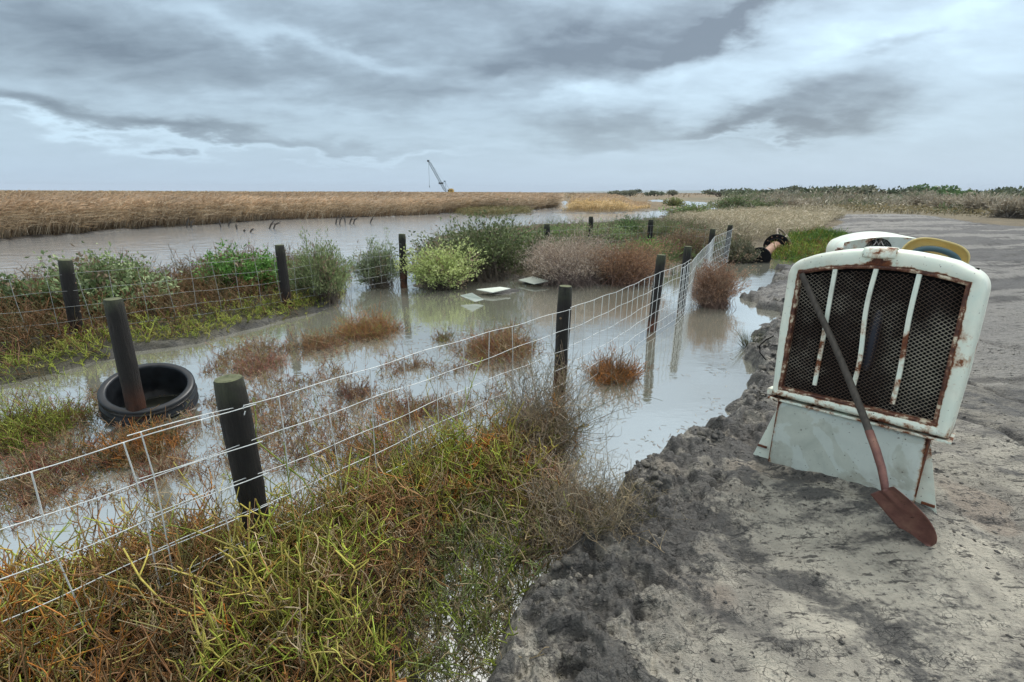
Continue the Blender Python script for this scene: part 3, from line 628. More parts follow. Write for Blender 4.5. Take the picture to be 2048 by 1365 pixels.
RC = [(.52, .42, .29), (.42, .33, .22), (.64, .54, .40), (.27, .20, .13), (.46, .34, .21)]
def reeds(x, y, hgt, wmul, name, label, pal=RC, lean=(.42, -.10, 0), heads=True):
    n = len(x); z = np.maximum(h_at(x, y), -.05); base = np.stack([x, y, z], 1); dist = np.hypot(x, y)
    wd = .011*wmul; parts = []
    patch = (.62+.76*fbm(x, y, .22, 4, 251))[:, None]
    c0 = pick(pal, n)*patch*rng.uniform(.75, 1.2, (n, 1)); ln = np.array(lean)*rng.uniform(.3, 1.3, (n, 1))
    parts.append(blades(base, hgt, wd, ln, c0*.75, c0, 4, .22))
    for k_ in range(3):
        f_ = rng.uniform(.25, .8, n)[:, None]; b_ = base + f_*hgt[:, None]*np.array([0, 0, 1]) + ln*f_*hgt[:, None]
        l2 = ln*1.6 + rng.normal(0, .5, (n, 3)); c1 = pick(pal, n)*patch*rng.uniform(.8, 1.25, (n, 1))
        parts.append(blades(b_, hgt*rng.uniform(.25, .45, n), wd*1.5, l2, c1, c1*1.1, 4, .8, .7))
    if heads:
        b_ = base + hgt[:, None]*(np.array([0, 0, .9])+ln*.9); c1 = np.array([.50, .37, .25])*patch*rng.uniform(.7, 1.3, (n, 1))
        parts.append(blades(b_, hgt*.22, wd*3.0, ln*2.4, c1, c1, 4, .7, .8))
    v, f, c_ = merge(parts); o = mesh_np(name, v, f, m_veg, None, c_); tag(o, label, 'reeds', None, 'stuff'); return o
def reed_pts(poly, n, maxd, minh=0.0, front=1.0):
    q = scatter_poly(poly, n*3); s = sdf(q[:, 0], q[:, 1], poly); d_ = np.hypot(q[:, 0], q[:, 1]); ang = np.degrees(np.arctan2(q[:, 0], q[:, 1]))
    k = (np.abs(ang) < 54) & (d_ < maxd) & (rng.uniform(0, 1, len(q)) < np.clip(1.2/(1+np.maximum(s, 0)/front), .08, 1)); return q[k][:n], s[k][:n]
# front belt: along the edge, dense
def belt(poly_edge, n, depth):
    P = np.array(poly_edge); seg = np.linalg.norm(np.diff(P, axis=0), axis=1); mid = (P[1:]+P[:-1])/2
    # more reeds per metre where the edge is near
    wgt = seg/np.maximum(np.hypot(*mid.T), 15)**1.1; wgt /= wgt.sum(); k = rng.choice(len(seg), n, p=wgt); t = rng.uniform(0, 1, (n, 1)); p = P[k]*(1-t)+P[k+1]*t
    dirv = p/np.linalg.norm(p, axis=1, keepdims=True); nn = np.array([-.3, .95]); nn = nn/np.linalg.norm(nn)
    return p + (dirv*.5+nn*.5)*(rng.uniform(-.03, 1, (n, 1))**1.7)*depth*np.clip(np.linalg.norm(p, axis=1, keepdims=True)/30, .8, 3)
EDGE = REED[1:15]
b1 = belt(EDGE, 11000, 5.0); x, y = b1.T; dd = np.hypot(x, y)
wm = np.clip(dd/15, 1.3, 7)
reeds(x, y, rng.uniform(.95, 1.45, len(x))*(.72+.5*fbm(x, y, .13, 3, 271)), wm, 'reed_bed', 'wide bed of tan reeds leaning in the wind along the far side of the river')
b2 = belt(EDGE, 15000, 60.0); x, y = b2.T; dd = np.hypot(x, y); k = sdf(x, y, REED) > 0; x, y, dd = x[k], y[k], dd[k]
reeds(x, y, rng.uniform(1.1, 1.6, len(x))*(.72+.5*fbm(x, y, .13, 3, 271)), np.clip(dd/16, 1.4, 12), 'reed_bed', 'inner reaches of the tan reed bed stretching away to the horizon', heads=True)
q = scatter_poly(REED, 16000); x, y = q.T; dd = np.hypot(x, y); k = (dd > 60) & (np.abs(np.degrees(np.arctan2(x, y))) < 54); x, y, dd = x[k], y[k], dd[k]
reeds(x, y, rng.uniform(1.2, 1.6, len(x)), np.clip(dd/9, 6, 30), 'reed_bed', 'farthest low band of brown reeds against the horizon', [(.42, .31, .18), (.34, .25, .15), (.50, .38, .22)], heads=False)
# golden stand of reeds on the middle island, and brown flats behind
RCP = pp([(1122, 426), (1200, 427), (1262, 424), (1300, 419), (1290, 410), (1150, 410)])
q = scatter_poly(RCP, 3200); x, y = q.T; dd = np.hypot(x, y); pj = np.array([proj((a_, b_, 0))[0] for a_, b_ in zip(x, y)])
hg = 1.15*sst(pj, 1112, 1150)*(1-.85*sst(pj, 1225, 1275))*rng.uniform(.7, 1.1, len(x))+.25
reeds(x, y, hg, np.clip(dd/16, 2, 6), 'reed_stand', 'golden stand of tall reeds on the island in the middle of the river', [(.66, .48, .23), (.56, .39, .18), (.74, .57, .32)], (.2, -.1, 0))
q = scatter_poly(REEDC, 14000); x, y = q.T; dd = np.hypot(x, y); k = (dd < 900) & (dd > 60) & (np.abs(np.degrees(np.arctan2(x, y))) < 50); x, y, dd = x[k], y[k], dd[k]
reeds(x, y, np.clip(dd/150, .5, 1.6)*rng.uniform(.6, 1, len(x)), np.clip(dd/9, 6, 60), 'marsh_grass', 'low brown marsh grass on the flats beyond the river', [(.34, .26, .15), (.28, .21, .13), (.42, .31, .17)], heads=False)
q = scatter_poly(ISLET, 2600); x, y = q.T
reeds(x, y, rng.uniform(.25, .6, len(x)), np.full(len(x), 2.5), 'marsh_grass', 'low green brown grass on the islet in front of the reed bed', [(.22, .19, .07), (.26, .2, .1), (.15, .15, .05)], heads=False)
# tall dry grass on the right-hand plain
GP = pp([(1400, 470), (1430, 500), (1500, 492), (1560, 480), (1640, 468), (1660, 448), (1690, 440), (1660, 425), (1560, 424), (1440, 436), (1330, 446)])
q = scatter_poly(GP, 13000); x, y = q.T; dd = np.hypot(x, y); k = rng.uniform(0, 1, len(x)) < sst(fbm(x, y, .35, 3, 261), .30, .5); x, y, dd = x[k], y[k], dd[k]
reeds(x, y, rng.uniform(.35, .8, len(x)), np.clip(dd/22, 1, 4), 'dry_grass', 'tall grey straw grass on the plain between river and mud flat', [(.46, .39, .27), (.38, .32, .21), (.54, .46, .33), (.30, .27, .16)], (.15, 0, 0), False)
GQ = pp([(1450, 422), (1700, 428), (2048, 440), (2300, 450), (2300, 402), (2048, 402), (1700, 400), (1450, 406)])
q = scatter_poly(GQ, 20000); x, y = q.T; dd = np.hypot(x, y); k = (sdf(x, y, MUD) < 0) & (dd < 260); x, y, dd = x[k], y[k], dd[k]
pj = np.array([proj((a_, b_, 0))[1] for a_, b_ in zip(x, y)])
reeds(x, y, rng.uniform(.3, .75, len(x)), np.clip(dd/10, 4, 22), 'dry_grass', 'yellow brown grassland between the mud flat and the far tree line', [(.36, .28, .13), (.26, .22, .12), (.20, .18, .10), (.28, .24, .16)], (.1, 0, 0), False)
# wiry tuft by the shore
def tuft(px_, py_, r_, h_, n, pal, label, name='rush_tuft', wid=.004):
    c0 = G(px_, py_, .03); th = rng.uniform(0, 6.28, n); rr = rng.uniform(0, r_, n)
    base = np.stack([rr*np.cos(th), rr*np.sin(th), np.full(n, -.03)], 1); ln = np.stack([np.cos(th), np.sin(th), 0*th], 1)*rng.uniform(.1, 1.0, (n, 1)); c1 = pick(pal, n)
    v, f, c_ = blades(base, rng.uniform(.5, 1, n)*h_, np.full(n, wid), ln, c1*.7, c1, 5, .35)
    o = mesh_np(name, v, f, m_veg, None, c_); o.location = tuple(c0); tag(o, label, 'grass tuft')
tuft(1500, 692, .10, .34, 170, [(.10, .11, .06), (.16, .16, .10), (.06, .06, .04)], 'dark spiky rush tuft on the mud at the edge of the water', wid=.006)

# far trees and bushes along the right horizon (each its own)
def far_tree(px_, wpx, hpx, dist, pal, label):
    r0 = ray(px_, 390); k = dist/r0[1]; cx, cy = r0[0]*k, dist
    dep = dist*math.cos(PITCH); W_ = wpx*dep/F; H_ = hpx*dep/F
    root = empty('far_tree', (cx, cy, .0)); tag(root, label, 'tree', 'trees along the far right horizon')
    a_ = Acc(); 
    for s_ in range(3): tube1(a_, [(rng.normal(0, W_*.04), 0, -.1), (rng.normal(0, W_*.08), 0, H_*.35), (rng.normal(0, W_*.2), rng.normal(0, W_*.1), H_*.75)], [W_*.03, W_*.022, W_*.01], 6, (.09, .07, .05))
    a_.build('trunk', m_twig, root)
    nl = rng.integers(5, 9); n = 700; lc = np.stack([rng.uniform(-.36, .36, nl)*W_, rng.uniform(-.25, .25, nl)*W_, rng.uniform(.35, .75, nl)*H_], 1); li = rng.integers(0, nl, n)
    dv = rng.normal(0, 1, (n, 3)); dv /= np.linalg.norm(dv, axis=1, keepdims=True); p = lc[li] + dv*np.array([W_*.20, W_*.20, H_*.24])*rng.uniform(.4, 1.15, (n, 1))
    p[:, 2] = np.abs(p[:, 2]); L = W_*.045+.12
    d1 = rng.normal(0, 1, (n, 3)); d1 /= np.linalg.norm(d1, axis=1, keepdims=True); d2 = np.cross(d1, rng.normal(0, 1, (n, 3))); d2 /= np.linalg.norm(d2, axis=1, keepdims=True)
    V4 = np.stack([p, p+(d1+d2)*L*.5, p+d1*L*1.2, p+(d1-d2)*L*.5], 1); cl_ = pick(pal, nl)[li]*rng.uniform(.6, 1.35, (n, 1))
    mesh_np('crown', V4.reshape(-1, 3), np.arange(n*4).reshape(-1, 4), m_veg, root, np.repeat(cl_, 4, 0), False)
TG = [(.11, .14, .075), (.15, .18, .10), (.08, .105, .055), (.19, .20, .13)]; TGR = [(.24, .24, .16), (.18, .20, .13)]; TB = [(.09, .17, .06), (.12, .20, .07)]
far = [(1242, 30, 9, 230, TG), (1262, 26, 10, 230, TG), (1310, 24, 8, 260, TG), (1345, 26, 8, 250, TGR), (1440, 40, 10, 230, TG), (1480, 44, 12, 220, TG), (1510, 50, 13, 200, TG), (1548, 44, 12, 210, TGR), (1580, 44, 16, 190, TG),
       (1612, 36, 13, 190, TG), (1640, 60, 20, 150, TG), (1672, 60, 21, 145, TG), (1708, 70, 20, 140, TG), (1738, 44, 12, 130, TGR), (1765, 60, 22, 140, TG), (1800, 60, 20, 145, TG), (1828, 50, 14, 130, TGR), (1868, 66, 22, 120, TB), (1895, 54, 16, 115, TB),
       (1930, 50, 13, 130, TG), (1960, 56, 17, 125, TG), (1998, 60, 19, 110, TG), (2035, 66, 20, 105, TG), (2075, 66, 22, 105, TG), (1690, 40, 10, 120, TGR), (1600, 60, 8, 160, TGR), (1780, 70, 9, 110, TGR)]
for i, (a1_, b1_, c1_, d1_, e1_) in enumerate(far):
    sz = 'tall' if c1_ > 19 else 'medium' if c1_ > 12 else 'low'
    hue = 'bright green' if e1_ is TB else 'grey green' if e1_ is TGR else 'dark green'
    left = far[i-1][0] if i else 0
    lab = f'{sz} {hue} tree, number {i+1} from the left along the far right horizon'
    far_tree(a1_, b1_*1.6, c1_*rng.uniform(1.15, 1.65), d1_*rng.uniform(.9, 1.15), e1_, lab)
# pale twiggy scrub in front of the trees, right edge
SC = [(.27, .24, .19), (.22, .21, .16), (.32, .28, .22)]
scr = [(1868, 418, 90, 26, 'pale twiggy scrub bush behind the tail of the mud flat'), (1925, 424, 90, 28, 'second pale scrub bush, right of the one behind the mud flat tail'), (1985, 430, 100, 34, 'greyish scrub bush near the right edge behind the mud'),
       (2040, 440, 110, 44, 'tall pale scrub bush at the right edge of the view'), (1850, 408, 60, 20, 'small dark scrub bush below the bright green trees'), (1780, 412, 90, 14, 'low pale scrub on the yellow grass below the tall trees'), (1640, 416, 80, 14, 'low grey scrub on the plain left of the yellow grass'), (1580, 420, 70, 18, 'grey scrub bush on the plain above the rusty pipe')]
for (a1_, b1_, c1_, d1_, l1_) in scr: bush(a1_, b1_, c1_, d1_, SC if 'dark' not in l1_ else TG, l1_, (.30, .05), 130, 20, 1.2, (.2, .17, .14), 7, 'scrub_bush')

# low far hill
def hill():
    n = 80; xs = np.linspace(500, 3200, n); t = np.linspace(0, 1, n)
    prof = 26*np.sin(math.pi*t)**.6*(.6+.6*fbm(xs, xs*0, .002, 3, 301)); v = []; 
    for k_, yy in enumerate((5000, 5400, 5900)):
        hh = prof if k_ == 1 else prof*0-2; v.append(np.stack([xs, np.full(n, yy), hh], 1))
    idx = np.arange(3*n).reshape(3, n); f = np.stack([idx[:-1, :-1], idx[:-1, 1:], idx[1:, 1:], idx[1:, :-1]], -1).reshape(-1, 4)
    m, T = new_mat('hill'); ps = T.n('NewGeometry').outputs['Position']; out(T, T.n('BsdfPrincipled', Base__Color=T.ramp(T.noise(ps, .01, 3), [(.3, (.16, .19, .17)), (.7, (.20, .23, .20))]), Roughness=1.0))
    tag(mesh_np('hills', np.concatenate(v), f, m), kind='structure')
hill()

# ------------------------------------------------------------------ fences
m_wood, T = new_mat('dark_timber')
tc = T.n('TexCoord').outputs['Object']; z_ = T.n('SeparateXYZ', Vector=T.n('NewGeometry').outputs['Position']).outputs[2]
g_ = T.noise(T.mapping(tc, sc=(16, 16, .9)), 3.4, 8, .72, .8); l_ = T.noise(tc, 5, 4)
wc = T.ramp(g_, [(.3, (.005, .0045, .0045)), (.55, (.013, .011, .010)), (.8, (.045, .037, .030))])
wc = T.mix(T.m('MULTIPLY', T.ss(z_, .45, .06), T.ss(l_, .35, .6)), wc, (.10, .032, .012))
wc = T.mix(T.m('MULTIPLY', T.m('MULTIPLY', T.ss(z_, .90, 1.08), T.ss(l_, .36, .62)), .75), wc, (.06, .07, .036))
out(T, T.n('BsdfPrincipled', Base__Color=wc, Roughness=.75, Normal=T.bump(g_, .9, .02)))
m_end, T = new_mat('end_grain'); tc = T.n('TexCoord').outputs['Object']
out(T, T.n('BsdfPrincipled', Base__Color=T.ramp(T.noise(tc, 22, 5, .7), [(.3, (.05, .06, .03)), (.6, (.14, .15, .08)), (.8, (.22, .23, .12))]), Roughness=.9, Normal=T.bump(T.noise(tc, 40, 3), .5, .01)))
m_screw, T = new_mat('knot'); out(T, T.n('BsdfPrincipled', Base__Color=(.22, .15, .09), Roughness=.7))
m_wire2, T = new_mat('dull_wire'); out(T, T.n('BsdfPrincipled', Base__Color=(.34, .35, .34), Roughness=.5))
m_wire, T = new_mat('galvanised_wire'); ps = T.n('NewGeometry').outputs['Position']
out(T, T.n('BsdfPrincipled', Base__Color=T.ramp(T.noise(ps, 12, 3), [(.3, (.55, .58, .58)), (.7, (.82, .85, .84))]), Roughness=.4, Metallic=.1))
def post(base, top, r_, parent, seed, deep=.35, knots=True):
    base, top = np.array(base, float), np.array(top, float); dv = (top-base); L = np.linalg.norm(dv); dv /= L
    b0 = base - dv*deep; K = 16; sides = 22; ts = np.linspace(0, 1, K)
    P = b0 + (top-b0)*ts[:, None]; rr = r_*(1+.03*np.sin(ts*9+seed)+.02*rng.normal(0, 1, K)); rr[-1] = r_*.93
    P = np.vstack([P, P[-1]+dv*.006]); rr = np.append(rr, r_*.86)
    a_ = Acc(); tube1(a_, P, rr, sides, caps=False); pv = a_.build('post', m_wood, parent, True)
    a_ = Acc(); ang = np.arange(sides)*2*math.pi/sides; e1 = np.cross(dv, [0, 1, 0]); e1 /= np.linalg.norm(e1); e2 = np.cross(dv, e1)
    c0 = P[-1]+dv*.001; prof = [(r_*.87, 0), (r_*.6, .003), (r_*.25, -.002)]
    rings = [c0+dv*zz_+(e1*np.cos(ang)[:, None]+e2*np.sin(ang)[:, None])*q_ for q_, zz_ in prof]; v = np.vstack(rings+[c0[None]])
    idx = np.arange(3*sides).reshape(3, sides); nx = np.roll(idx, -1, 1); f = np.stack([idx[:-1], nx[:-1], nx[1:], idx[1:]], -1).reshape(-1, 4)
    a_.add(v, f); k_ = np.arange(sides); a_.add(np.vstack([rings[2], c0]), np.stack([k_, (k_+1) % sides, np.full(sides, sides)], 1))
    a_.build('cut_top', m_end, pv, True)
    if knots:
        for hh in (.40, .74) if seed % 2 else (.30, .62, .86):
            p = base+(top-base)*hh; to = (EYE-p); to[2] = 0; to /= np.linalg.norm(to); sdv = np.cross(to, dv); ro = rng.uniform(-.5, .4); nrm_ = to*math.cos(ro)+sdv*math.sin(ro)
            a_ = Acc(); tube1(a_, [p+nrm_*(r_*.9), p+nrm_*(r_*1.0+.001), p+nrm_*(r_*1.0+.004)], [.013, .013, .009], 10, (.3, .2, .12)); a_.build('bolt_head', m_screw, pv, True)
    return pv
NEAR = [((457, 760), (505, 1000)), ((1131, 574), (1118, 790)), ((1323, 511), (1303, 662)), ((1376, 494), (1361, 626)), ((1426, 459), (1412, 550)), ((1461, 451), (1448, 532))]
def post_pos(t, z=1.08):
    g = G(*t, z); return g
near_xy = []; FN = empty('wire_fence', (-1.29, 1.98, 0)); tag(FN, 'nearer wire mesh fence on dark round posts running from bottom left into the water', 'fence')
inv = lambda root, p: np.array(p) - np.array(root.location)
for i, (t, b) in enumerate(NEAR):
    tp = post_pos(t); base = np.array([tp[0], tp[1], 0])
    lean = np.array([.0, .0]); pb_ = proj(base); 
    # observed lean: foot sits where the photo shows it
    zb = 0.0 if i else .25; r0 = ray(*b); k_ = tp[1]/r0[1]; foot = EYE + r0*k_; base = foot + (foot-tp)*(foot[2]/(tp[2]-foot[2]))
    near_xy.append((base, tp)); post(inv(FN, base), inv(FN, tp), .064, FN, i, knots=i < 2)
def wire_run(root, pts, zs, spacing, r_, name='wire_mesh', sag=.012, over=.0, top_z=None, jitter=.012, phase=0.0, mat=None):
    """pts: list of (xy, z scale factor) along a fence line"""
    P = np.array(pts, float); seg = np.linalg.norm(np.diff(P[:, :2], axis=0), axis=1); s = np.concatenate([[0], np.cumsum(seg)]); Lt = s[-1]
    def at(u):
        u = np.atleast_1d(u); x = np.interp(u, s, P[:, 0]); y = np.interp(u, s, P[:, 1]); z = np.interp(u, s, P[:, 2]); return x, y, z
    a_ = Acc(); us = np.linspace(0, Lt, max(8, int(Lt/.09)))
    wav = [rng.uniform(0, 6) for _ in zs]; amp = jitter
    def zz(k_, u, zt): return zs[k_]+zt + amp*np.sin(u*3.1+wav[k_])*.5 + amp*.4*np.sin(u*9.7+wav[k_]*2) - sag*np.sin((u % 2.9)/2.9*math.pi)
    lat = lambda u: .014*np.sin(u*2.3)
    for k_ in range(len(zs)):
        x, y, zt = at(us); tube1(a_, np.stack([x+lat(us), y, zz(k_, us, zt)], 1), r_, 5)
    u = phase
    while u <= Lt+1e-6:
        ptl = []
        for k_ in range(len(zs)):
            x, y, zt = at(u+.01*math.sin(u*13+k_)); ptl.append((float(x[0]+lat(u)), float(y[0])-.004, float(zz(k_, u, zt)[0])))
        tube1(a_, ptl, r_*1.25, 5); u += spacing*(1+.012*math.sin(u*7))
    x = a_.build(name, mat or m_wire, root, True); return x
off = lambda p, dx, dy, dz=0: (p[0]+dx, p[1]+dy, dz)
Z7 = [.90, .71, .53, .36, .20, .06]
def near_line(idx, dz): return [ (near_xy[i][1][0]*(1-.1)+near_xy[i][0][0]*.1 + .045, near_xy[i][1][1]-.085, z_) for i, z_ in zip(idx, dz)]
l1 = near_line([0, 1], [.07, 0.0]); l1[0] = (l1[0][0]-.26, l1[0][1]-.26, .085)
l1L = [inv(FN, (a_[0], a_[1], a_[2])) + np.array([0, 0, 0]) for a_ in l1]
wire_run(FN, l1L, Z7, .262, .0022, phase=.04)
l2 = [inv(FN, a_) for a_ in near_line([1, 2, 3], [0.0, -.02, .0])]; wire_run(FN, l2, Z7, .19, .0025, phase=.09)
l3 = [inv(FN, a_) for a_ in near_line([2, 3, 4, 5], [-.03, -.04, .02, .10])]; l3[0] = l3[0]+np.array([.35, .35, 0]); wire_run(FN, l3, Z7, .15, .0030)
e = G(0, 959, .93); s_ = np.array([near_xy[0][1][0]+.14, near_xy[0][1][1]-.04]); dl = (s_-e[:2])/np.linalg.norm(s_-e[:2]); far0 = e[:2]-dl*1.6
l4 = [inv(FN, (far0[0], far0[1], -.03)), inv(FN, (e[0], e[1], .03)), inv(FN, (s_[0], s_[1], .095))]
wire_run(FN, l4, Z7, .27, .0024, phase=.065)
# wire twists at the first post
a_ = Acc(); 
for zz_ in (.985, .955): 
    p = inv(FN, (near_xy[0][1][0]+.10, near_xy[0][1][1]-.085, zz_)); tube1(a_, [p+np.array([-.004, 0, -.008]), p+np.array([0, -.004, 0]), p+np.array([.003, 0, .010])], .0028, 5)
a_.build('wire_tie', m_wire, FN, True)

FARP = [(130, 521), (559, 491), (804, 469), (977, 458), (1094, 449), (1182, 434), (1302, 440)]
FAR_FOOT = [(158, 690), (575, 615), (808, 576), (978, 551), (1093, 530), (1180, 500), (1297, 509)]
FF = empty('wire_fence', (-5.4, 5.75, 0)); tag(FF, 'farther wire mesh fence on dark posts along the bank beside the river', 'fence')
fxy = []
for i, (t, b) in enumerate(zip(FARP, FAR_FOOT)):
    tp = post_pos(t, 1.08); r0 = ray(*b); foot = EYE+r0*(tp[1]/r0[1]); base = foot+(foot-tp)*(foot[2]/(tp[2]-foot[2]))
    fxy.append(tp); post(inv(FF, base), inv(FF, tp), (.072, .072, .072, .075, .08, .08, .08)[i], FF, i+1, knots=i < 1)
ln_ = [(-9.5, 2.6, -.02), ] + [(p[0]-.03, p[1]-.09, 0.0) for p in fxy[:3]] + [(fxy[4][0], fxy[4][1]-.09, 0), (fxy[6][0], fxy[6][1]-.09, 0.0), (near_xy[5][1][0], near_xy[5][1][1], 0)]
wire_run(FF, [inv(FF, p) for p in ln_], [.92, .72, .53, .35, .2], .29, .0023, mat=m_wire2)

# ------------------------------------------------------------------ lone post and black ring
LP = empty('lone_post', G(272, 815, 0)); tag(LP, 'dark round post leaning inside the black corrugated plastic ring', 'post')
tp = G(226, 600, 1.08); r0 = ray(272, 812); foot = EYE+r0*(tp[1]/r0[1]); base = foot+(foot-tp)*(foot[2]/(tp[2]-foot[2])) if foot[2] < 1 else foot
post(inv(LP, base), inv(LP, tp), .066, LP, 3)
m_plastic, T = new_mat('black_plastic'); tc = T.n('TexCoord').outputs['Object']
nz = T.noise(tc, 12, 5, .6); out(T, T.n('BsdfPrincipled', Base__Color=T.ramp(nz, [(.35, (.006, .007, .009)), (.75, (.022, .026, .031))]), Roughness=T.m('ADD', .28, T.m('MULTIPLY', nz, .25))))
rc = (G(300, 818, .12)+np.array([0, 0, 0])); ringc = G(298, 782, .20)
RG = empty('plastic_ring', (ringc[0], ringc[1], 0)); tag(RG, 'black corrugated plastic pipe ring standing in shallow water round the lone post', 'pipe')
RO, RI = .345, .285
prof = [(RI, -.50), (RI, -.02), (RI+.006, .0), (RI+.020, .006), (RO-.012, .004), (RO, -.006), (RO+.003, -.03), (RO-.002, -.05), (RO-.028, -.062), (RO-.03, -.078), (RO+.006, -.092), (RO+.012, -.112), (RO+.004, -.13), (RO-.024, -.142), (RO-.024, -.158), (RO+.008, -.172), (RO+.012, -.195), (RO+.004, -.21), (RO-.024, -.222), (RO-.024, -.24), (RO+.006, -.255), (RO+.006, -.5)]
ax = np.array([ringc[0], ringc[1], 0]); ax /= np.linalg.norm(ax); tilt = rad(20)
up = np.array([0, 0, 1])*math.cos(tilt) - ax*math.sin(tilt); e1 = np.cross([0, 0, 1], ax); e2 = np.cross(up, e1)
Mx = (np.stack([e1, e2, up], 1), np.array([0, 0, ringc[2]+.045]))
a_ = Acc(); lathe(a_, prof, 72, M=Mx); a_.build('ring_wall', m_plastic, RG, True)
m_ring_shade, T = new_mat('ring_inner_shade'); ps = T.n('NewGeometry').outputs['Position']; out(T, T.n('BsdfPrincipled', Base__Color=T.ramp(T.noise(ps, 14, 5), [(.3, (.012, .013, .010)), (.7, (.035, .036, .027))]), Roughness=.35))
a_ = Acc(); lathe(a_, [(.01, .012), (RI-.004, .012)], 48, M=(np.diag([1.0, 1.05, 1.0]), np.array([0, 0, 0])+ax*.02)); a_.build('shade_disc', m_ring_shade, RG, True)  # dark disc added over the water to paint the shade inside the ring

# ------------------------------------------------------------------ painted rusty metal
def paint_mat(name, base, base2, rustiness=0.0, gloss=.38, dirt=.25, stain=None):
    m, T = new_mat(name); tc = T.n('TexCoord').outputs['Object']; at_ = T.attr('rust', 2)
    n1 = T.noise(tc, 6, 6, .62, .4); n2 = T.noise(tc, 24, 6, .7, .3); n3 = T.noise(T.mapping(tc, sc=(1, 1, .22)), 15, 5, .6)
    pc = T.ramp(n1, [(.3, base), (.7, base2)])
    dm = T.m('MULTIPLY', T.ss(T.noise(tc, 3.0, 6, .6), .5, .72), dirt); pc = T.mix(dm, pc, (.24, .22, .17))
    if stain: pc = T.mix(T.m('MULTIPLY', T.ss(T.noise(T.mapping(tc, sc=(1, 1, 1.3)), 2.4, 5, .5, .8), .49, .505), .5), pc, stain)
    pc = T.mix(T.m('MULTIPLY', T.ss(T.noise(tc, 70, 2, .5), .70, .73), .8), pc, (.05, .035, .03))
    sc_ = T.ss(n2, .655, .69); pc = T.mix(T.m('MULTIPLY', sc_, .75), pc, (.06, .04, .03))
    rv = T.m('ADD', T.m('MULTIPLY', n1, .45), T.m('ADD', T.m('MULTIPLY', n2, .35), T.m('MULTIPLY', n3, .20)))
    thr = T.m('SUBTRACT', T.m('ADD', rv, T.m('MULTIPLY', at_, .42)), .70-rustiness)
    halo = T.ss(thr, -.06, .02); rm = T.ss(thr, .0, .035)
    pc = T.mix(T.m('MULTIPLY', halo, .7), pc, (.42, .22, .10))
    rc_ = T.ramp(n2, [(.3, (.035, .012, .008)), (.5, (.12, .035, .015)), (.75, (.30, .11, .035))])
    col_ = T.mix(rm, pc, rc_); out(T, T.n('BsdfPrincipled', Base__Color=col_, Roughness=T.m('ADD', gloss, T.m('MULTIPLY', rm, .45)), Normal=T.bump(T.m('ADD', T.m('MULTIPLY', n2, .3), T.m('MULTIPLY', rm, .4)), .35, .004)))
    return m
m_mint = paint_mat('mint_paint', (.70, .80, .70), (.86, .87, .74), .045, .34, .40); m_mint2 = paint_mat('mint_panel', (.44, .48, .42), (.60, .64, .56), .015, .24, .8, (.64, .71, .67))
m_rust, T = new_mat('rusty_steel'); tc = T.n('TexCoord').outputs['Object']; n2 = T.noise(tc, 18, 6, .7)
out(T, T.n('BsdfPrincipled', Base__Color=T.ramp(n2, [(.28, (.02, .010, .008)), (.45, (.085, .028, .016)), (.54, (.20, .085, .045)), (.61, (.66, .58, .43))]), Roughness=.6, Normal=T.bump(n2, .5, .006)))
m_mesh, T = new_mat('expanded_metal'); tc = T.n('TexCoord').outputs['Object']; n2 = T.noise(tc, 3.2, 4, .6); at_ = T.attr('rust', 2)
out(T, T.n('BsdfPrincipled', Base__Color=T.mix(T.ss(T.m('ADD', n2, T.m('MULTIPLY', at_, .30)), .50, .80), (.13, .085, .058), (.80, .74, .60)), Roughness=.5))
m_black, T = new_mat('matt_black'); tc = T.n('TexCoord').outputs['Object']
out(T, T.n('BsdfPrincipled', Base__Color=T.ramp(T.noise(T.mapping(tc, sc=(1, 1, .3)), 20, 4), [(.3, (.002, .002, .003)), (.7, (.010, .0095, .011))]), Roughness=.85, Specular__IOR__Level=.2))  # near-black matt colour with faint vertical streaks
m_blue, T = new_mat('dark_blue_plastic'); out(T, T.n('BsdfPrincipled', Base__Color=(.006, .008, .018), Roughness=.5))

def rot3(a, b, c):
    ca, sa, cb, sb, cc_, sc_ = math.cos(a), math.sin(a), math.cos(b), math.sin(b), math.cos(c), math.sin(c)
    return np.array([[ca,-sa,0],[sa,ca,0],[0,0,1]])@np.array([[cc_,0,sc_],[0,1,0],[-sc_,0,cc_]])@np.array([[1,0,0],[0,cb,-sb],[0,sb,cb]])
